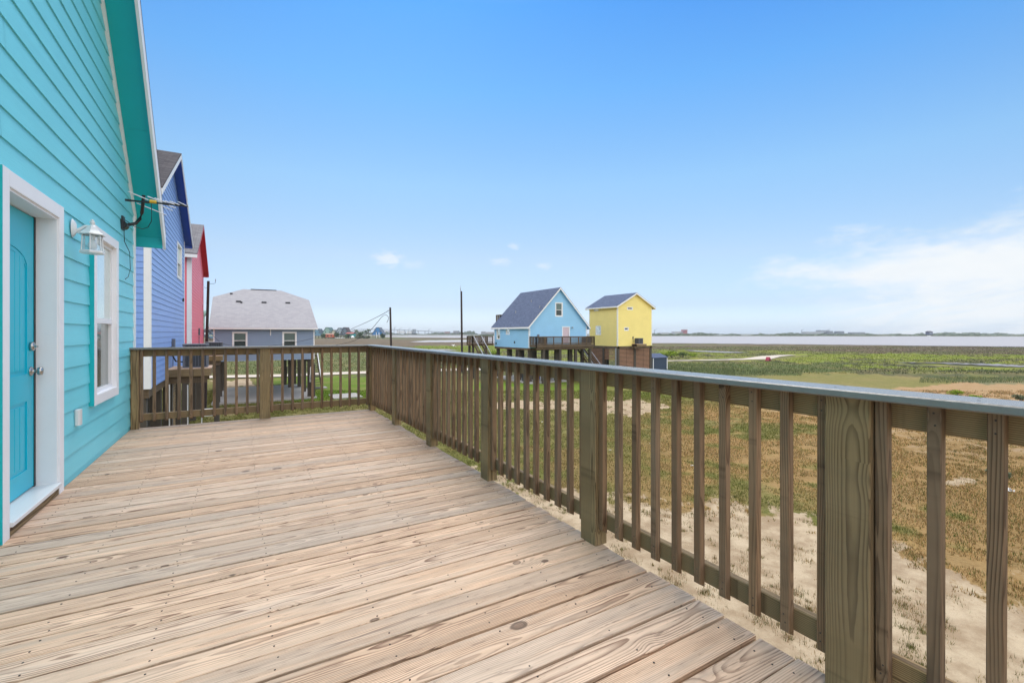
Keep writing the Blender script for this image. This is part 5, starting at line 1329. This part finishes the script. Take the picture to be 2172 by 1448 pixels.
for (px, w, h, lb_) in ((714, 10, 11, 'dark tree between the cream house and the grey A-frame'), (763, 13, 12, 'round dark tree right of the first palm'), (779, 26, 4.5, 'low green thicket below the two palms'), (738, 12, 8, 'small dark tree left of the turquoise house'), (684, 10, 9, 'dark tree left of the pale green A-frame'), (812, 10, 9, 'dark tree leaning against the blue A-frame'), (765, 26, 4.5, 'low hedge below the round dark tree')):
    g = at(px, 717.6, 460); k = 460/FPX; t = thing('tree', lb_, 'tree', g, 'trees of the far village')
    m = MB(); crown(m, g+V((0, 0, h*k*.6)), w*k*.5, w*k*.5, h*k*.5, 260, 1.0 if w < 20 else 1.1); m.build('crown', 'leaf_dark' if w < 20 else 'leaf_grey', t)
    m = MB(); m.tube([g-V((0, 0, .5)), g+V((0, 0, h*k*.6))], .3, 6, .15); m.build('trunk', 'piling', t)
# water tower behind the pink house
wt = thing('water_tower', 'pale green water tower just right of the pink house wall', 'water tower', at(433, 712, 700))
p = at(433, 664, 700); m = MB(); m.lathe((p.x, p.y, p.z), [(0, -5), (4, -3.5), (6, 0), (4.5, 3.5), (0, 5)], 16); m.build('tank', fm((150, 190, 180)), wt)
m = MB(); m.tube([(p.x, p.y, GZ), (p.x, p.y, p.z-4)], 1.0, 10); m.build('stem', fm((150, 190, 180)), wt)
far_house(437, 722, 16, 26, 'box', (80, 90, 100), (70, 70, 75), 'dark house glimpsed between the pink and grey houses', d=330, grp=None)
far_house(446, 722, 12, 18, 'box', (90, 140, 175), (90, 100, 115), 'pale blue house glimpsed left of the grey house', d=330, grp=None)
# bridge
br = thing('causeway_bridge', 'long low causeway bridge on thin piers across the far bay', 'bridge', at(800, 709, 1500))
m = MB(); pts = [(640, 703), (735, 699), (800, 698.2), (860, 700), (930, 703.5), (960, 706)]
pp = [at(x, y, 1500) for x, y in pts]
for a, b_ in zip(pp[:-1], pp[1:]): m.beam(a, b_, 6, 1.8)
m.build('road_deck', fm((150, 155, 165)), br)
for i in range(15):
    x = 742+i*14.5; y = np.interp(x, [q_[0] for q_ in pts], [q_[1] for q_ in pts]); p = at(x, y, 1500); m = MB(); m.beam((p.x, p.y, GZ), (p.x, p.y, p.z-.5), 2.0, 1.5, up=(1, 0, 0)); m.build('pier', fm((150, 155, 165)), br)
# far shore land strips with ragged vegetation
def shore(name, pts, d, htop, material, seed, label):
    """low far land: ground strip plus ragged leafy clumps along it"""
    r = random.Random(seed); m = MB()
    x = pts[0]
    while x < pts[1]:
        g = at(x, 712, d+r.uniform(0, 60)); g.z = GZ; h = htop*r.uniform(.5, 1.25)*(1+.5*math.sin(x*.021+seed)+.3*math.sin(x*.11)); h = max(h, .6); w = r.uniform(5, 12)
        n = 9; ring = []; ux = V((CY, -SY, 0)); uy = V((SY, CY, 0))
        prof = [g+ux*(math.cos(math.pi*k/n)*w)+V((0, 0, math.sin(math.pi*k/n)*h*r.uniform(.75, 1.1))) for k in range(n+1)]
        m.prism(prof, uy*w)
        x += w*.8*FPX/d
    o = m.build(name, material); tag(o, label, 'vegetation'); o['kind'] = 'stuff'
M['farveg'] = plain('far_vegetation', lin(104, 120, 84, .6), .9, var=.3, sc=.06)
M['farveg2'] = plain('far_vegetation_brown', lin(116, 116, 94, .6), .9, var=.3, sc=.06)
shore('far_shrubs', (1000, 2500), 900, 2.4, 'farveg', 3, 'low green scrub along the far shore of the bay')
shore('far_shrubs', (1000, 2500), 1400, 4.5, 'farveg', 9, 'distant low tree line on the horizon beyond the bay')
shore('far_trees', (600, 1010), 1450, 8.0, 'farveg', 5, 'hazy tree line on the left horizon behind the bridge')
def industry(px, py0, py1, wpx, d, c_, label, kind='box', cat='building', name='far_building'):
    return far_box(name, px, py0, py1, wpx, d, fm(c_), label, cat, 'hazy buildings on the far horizon', 20, fm(c_))
IND = [(754, 701, 709, 34, 1480, (205, 208, 215), 'long pale warehouse behind the first palm'), (712, 700, 708, 22, 1480, (195, 200, 208), 'pale warehouse behind the grey A-frame'),
       (816, 701, 709, 14, 1480, (220, 215, 220), 'small pale warehouse right of the blue A-frame'), (850, 702, 706.5, 16, 1460, (240, 240, 242), 'bright white storage shed right of the second pole'),
       (868, 702.5, 707.5, 10, 1460, (242, 242, 244), 'second bright white storage shed right of the second pole'), (967, 701.5, 707, 11, 1400, (130, 132, 138), 'dark blocky building left of the tall pole'),
       (948, 703, 707, 10, 1400, (165, 135, 130), 'low reddish building on the left horizon'), (877, 698, 707, 5, 1460, (150, 158, 168), 'hazy grey tower block on the left horizon'),
       (1455, 699, 707.5, 6, 1000, (178, 120, 125), 'pink gabled block on the far shore right of the yellow house'), (1442, 703, 707.5, 22, 1010, (200, 202, 208), 'pale long building left of the pink block'),
       (1412, 705, 708, 14, 1010, (210, 215, 222), 'low white building near the yellow house edge'), (1725, 703.5, 708, 32, 1350, (178, 182, 190), 'long low grey building in the middle of the horizon'),
       (1762, 702, 708, 10, 1350, (120, 128, 140), 'dark square block at the middle of the horizon'), (1785, 702.3, 708, 11, 1350, (120, 128, 140), 'dark block with flared top right of the square one'),
       (1822, 704.5, 708, 26, 1350, (140, 146, 156), 'grey low block right of the two dark ones'), (1750, 700, 705, 20, 1360, (165, 172, 182), 'pale stacked deckhouse behind the dark block'),
       (1040, 704, 708, 20, 1400, (170, 165, 165), 'low pale building left of the light blue house'), (1025, 703, 708, 9, 1400, (150, 150, 155), 'grey building near the stair landing')]
for a_ in IND: industry(*a_[:6], a_[6])
def crane(px, pyt, d, label):
    b = at(px, 708, d); tpt = at(px, pyt, d); t = thing('crane', label, 'crane', b, 'cranes and masts on the horizon')
    m = MB(); m.beam(b, tpt, 1.0, 1.0, up=(1, 0, 0)); m.build('mast', fm((150, 160, 172)), t)
    m = MB(); m.beam(tpt.lerp(b, .35), tpt+V((CY, -SY, 0))*7+V((0, 0, 3)), .7, .7); m.build('jib', fm((150, 160, 172)), t)
for (px, pyt, lb_) in ((836, 693, 'thin hazy crane just right of the second pole'), (847, 696, 'hazy crane left of the lattice cone on the horizon'), (866, 697, 'short hazy mast above the white sheds'), (909, 698, 'slanted hazy crane between the two poles'), (1700, 699, 'thin mast at the left of the mid-horizon blocks'), (1756, 698.5, 'thin mast above the pale deckhouse'), (1383+5, 699, 'hazy mast at the right edge of the yellow house')): crane(px, pyt, 1450, lb_)
# stilt cabin standing at the far water edge on the right
far_house(1974, 712.6, 9, 10.5, 'box', (70, 80, 115), (95, 85, 100), 'dark blue cabin on the far water edge at the right', d=800, grp=None, name='fishing_cabin', depth=6)
q = MB(); p = at(1970, 712.8, 795); q.box(p.x-4, p.x+2, p.y-2, p.y+1, GZ+.15, GZ+1.0); tag(q.build('dock', 'white'), 'white dock in front of the dark blue cabin', 'dock')
# pink-red tent like object on the path
g = gnd(1633, 765); t = thing('beach_tent', 'small pink and red pop-up tent at the bend of the path', 'tent', g)
m = MB(); m.prism([g+V((-.4, 0, 0)), g+V((.4, 0, 0)), g+V((.25, 0, .5)), g+V((0, 0, .75)), g+V((-.2, 0, .5))], (0, .7, 0)); m.build('canopy', fm((170, 60, 85)), t)
m = MB(); m.prism([g+V((-.2, -.03, 0)), g+V((.2, -.03, 0)), g+V((.0, -.03, .45))], (0, .02, 0)); m.build('opening', 'dark', t)
# litter
def litter(px, py, s, label, mk='pvc', nm='plastic_bag'):
    g = gnd(px, py); m = MB(); r = random.Random(int(px))
    for k in range(9):
        c = g+V((r.uniform(-1, 1)*s, r.uniform(-1, 1)*s*.7, r.uniform(.02, .5)*s)); a = V((r.uniform(-1, 1), r.uniform(-1, 1), r.uniform(-.3, 1)))*s*.6; b_ = V((r.uniform(-1, 1), r.uniform(-1, 1), r.uniform(-.3, 1)))*s*.6
        m.add([c, c+a, c+a+b_, c+b_], [(0, 1, 2, 3)])
    tag(m.build(nm, mk), label, 'litter')
litter(2145, 1044, .14, 'crumpled white plastic bag lying in dry grass near the right edge')
litter(963, 733.5+1, .9, 'small white object on the green strip left of the tall pole', nm='litter')
for i, (px, py) in enumerate(((1149, 895), (1235, 883), (1468, 988), (1380, 940), (1295, 955))): litter(px, py, .05, ('white scrap of litter in the grass, '+['left of the fifth post', 'nearest the dirt strip', 'below the dry grass seen right of the tall post', 'midway on the lawn', 'just right of the tall post'][i]), nm='litter')
# objects behind: spare roll-off of scene kept out of frame is not built

# ------------------------------------------------------------------ haze: one closed box of even, thin air round everything
hz_ = MB(); hz_.box(-2600, 2600, -2600, 2600, GZ-1.0, 24.0, 'x', 0, False)
def hazef(t):
    t.n.clear(); v = t.new('ShaderNodeVolumePrincipled'); v.inputs['Color'].default_value = (.86, .92, 1.0, 1); v.inputs['Density'].default_value = .00018; v.inputs['Anisotropy'].default_value = .2
    o = t.new('ShaderNodeOutputMaterial'); t.l.new(v.outputs[0], o.inputs['Volume'])
hm = bpy.data.materials.new('haze_air'); hm.use_nodes = True; hazef(NT(hm.node_tree))
ho = hz_.build('haze', hm); ho['kind'] = 'stuff'
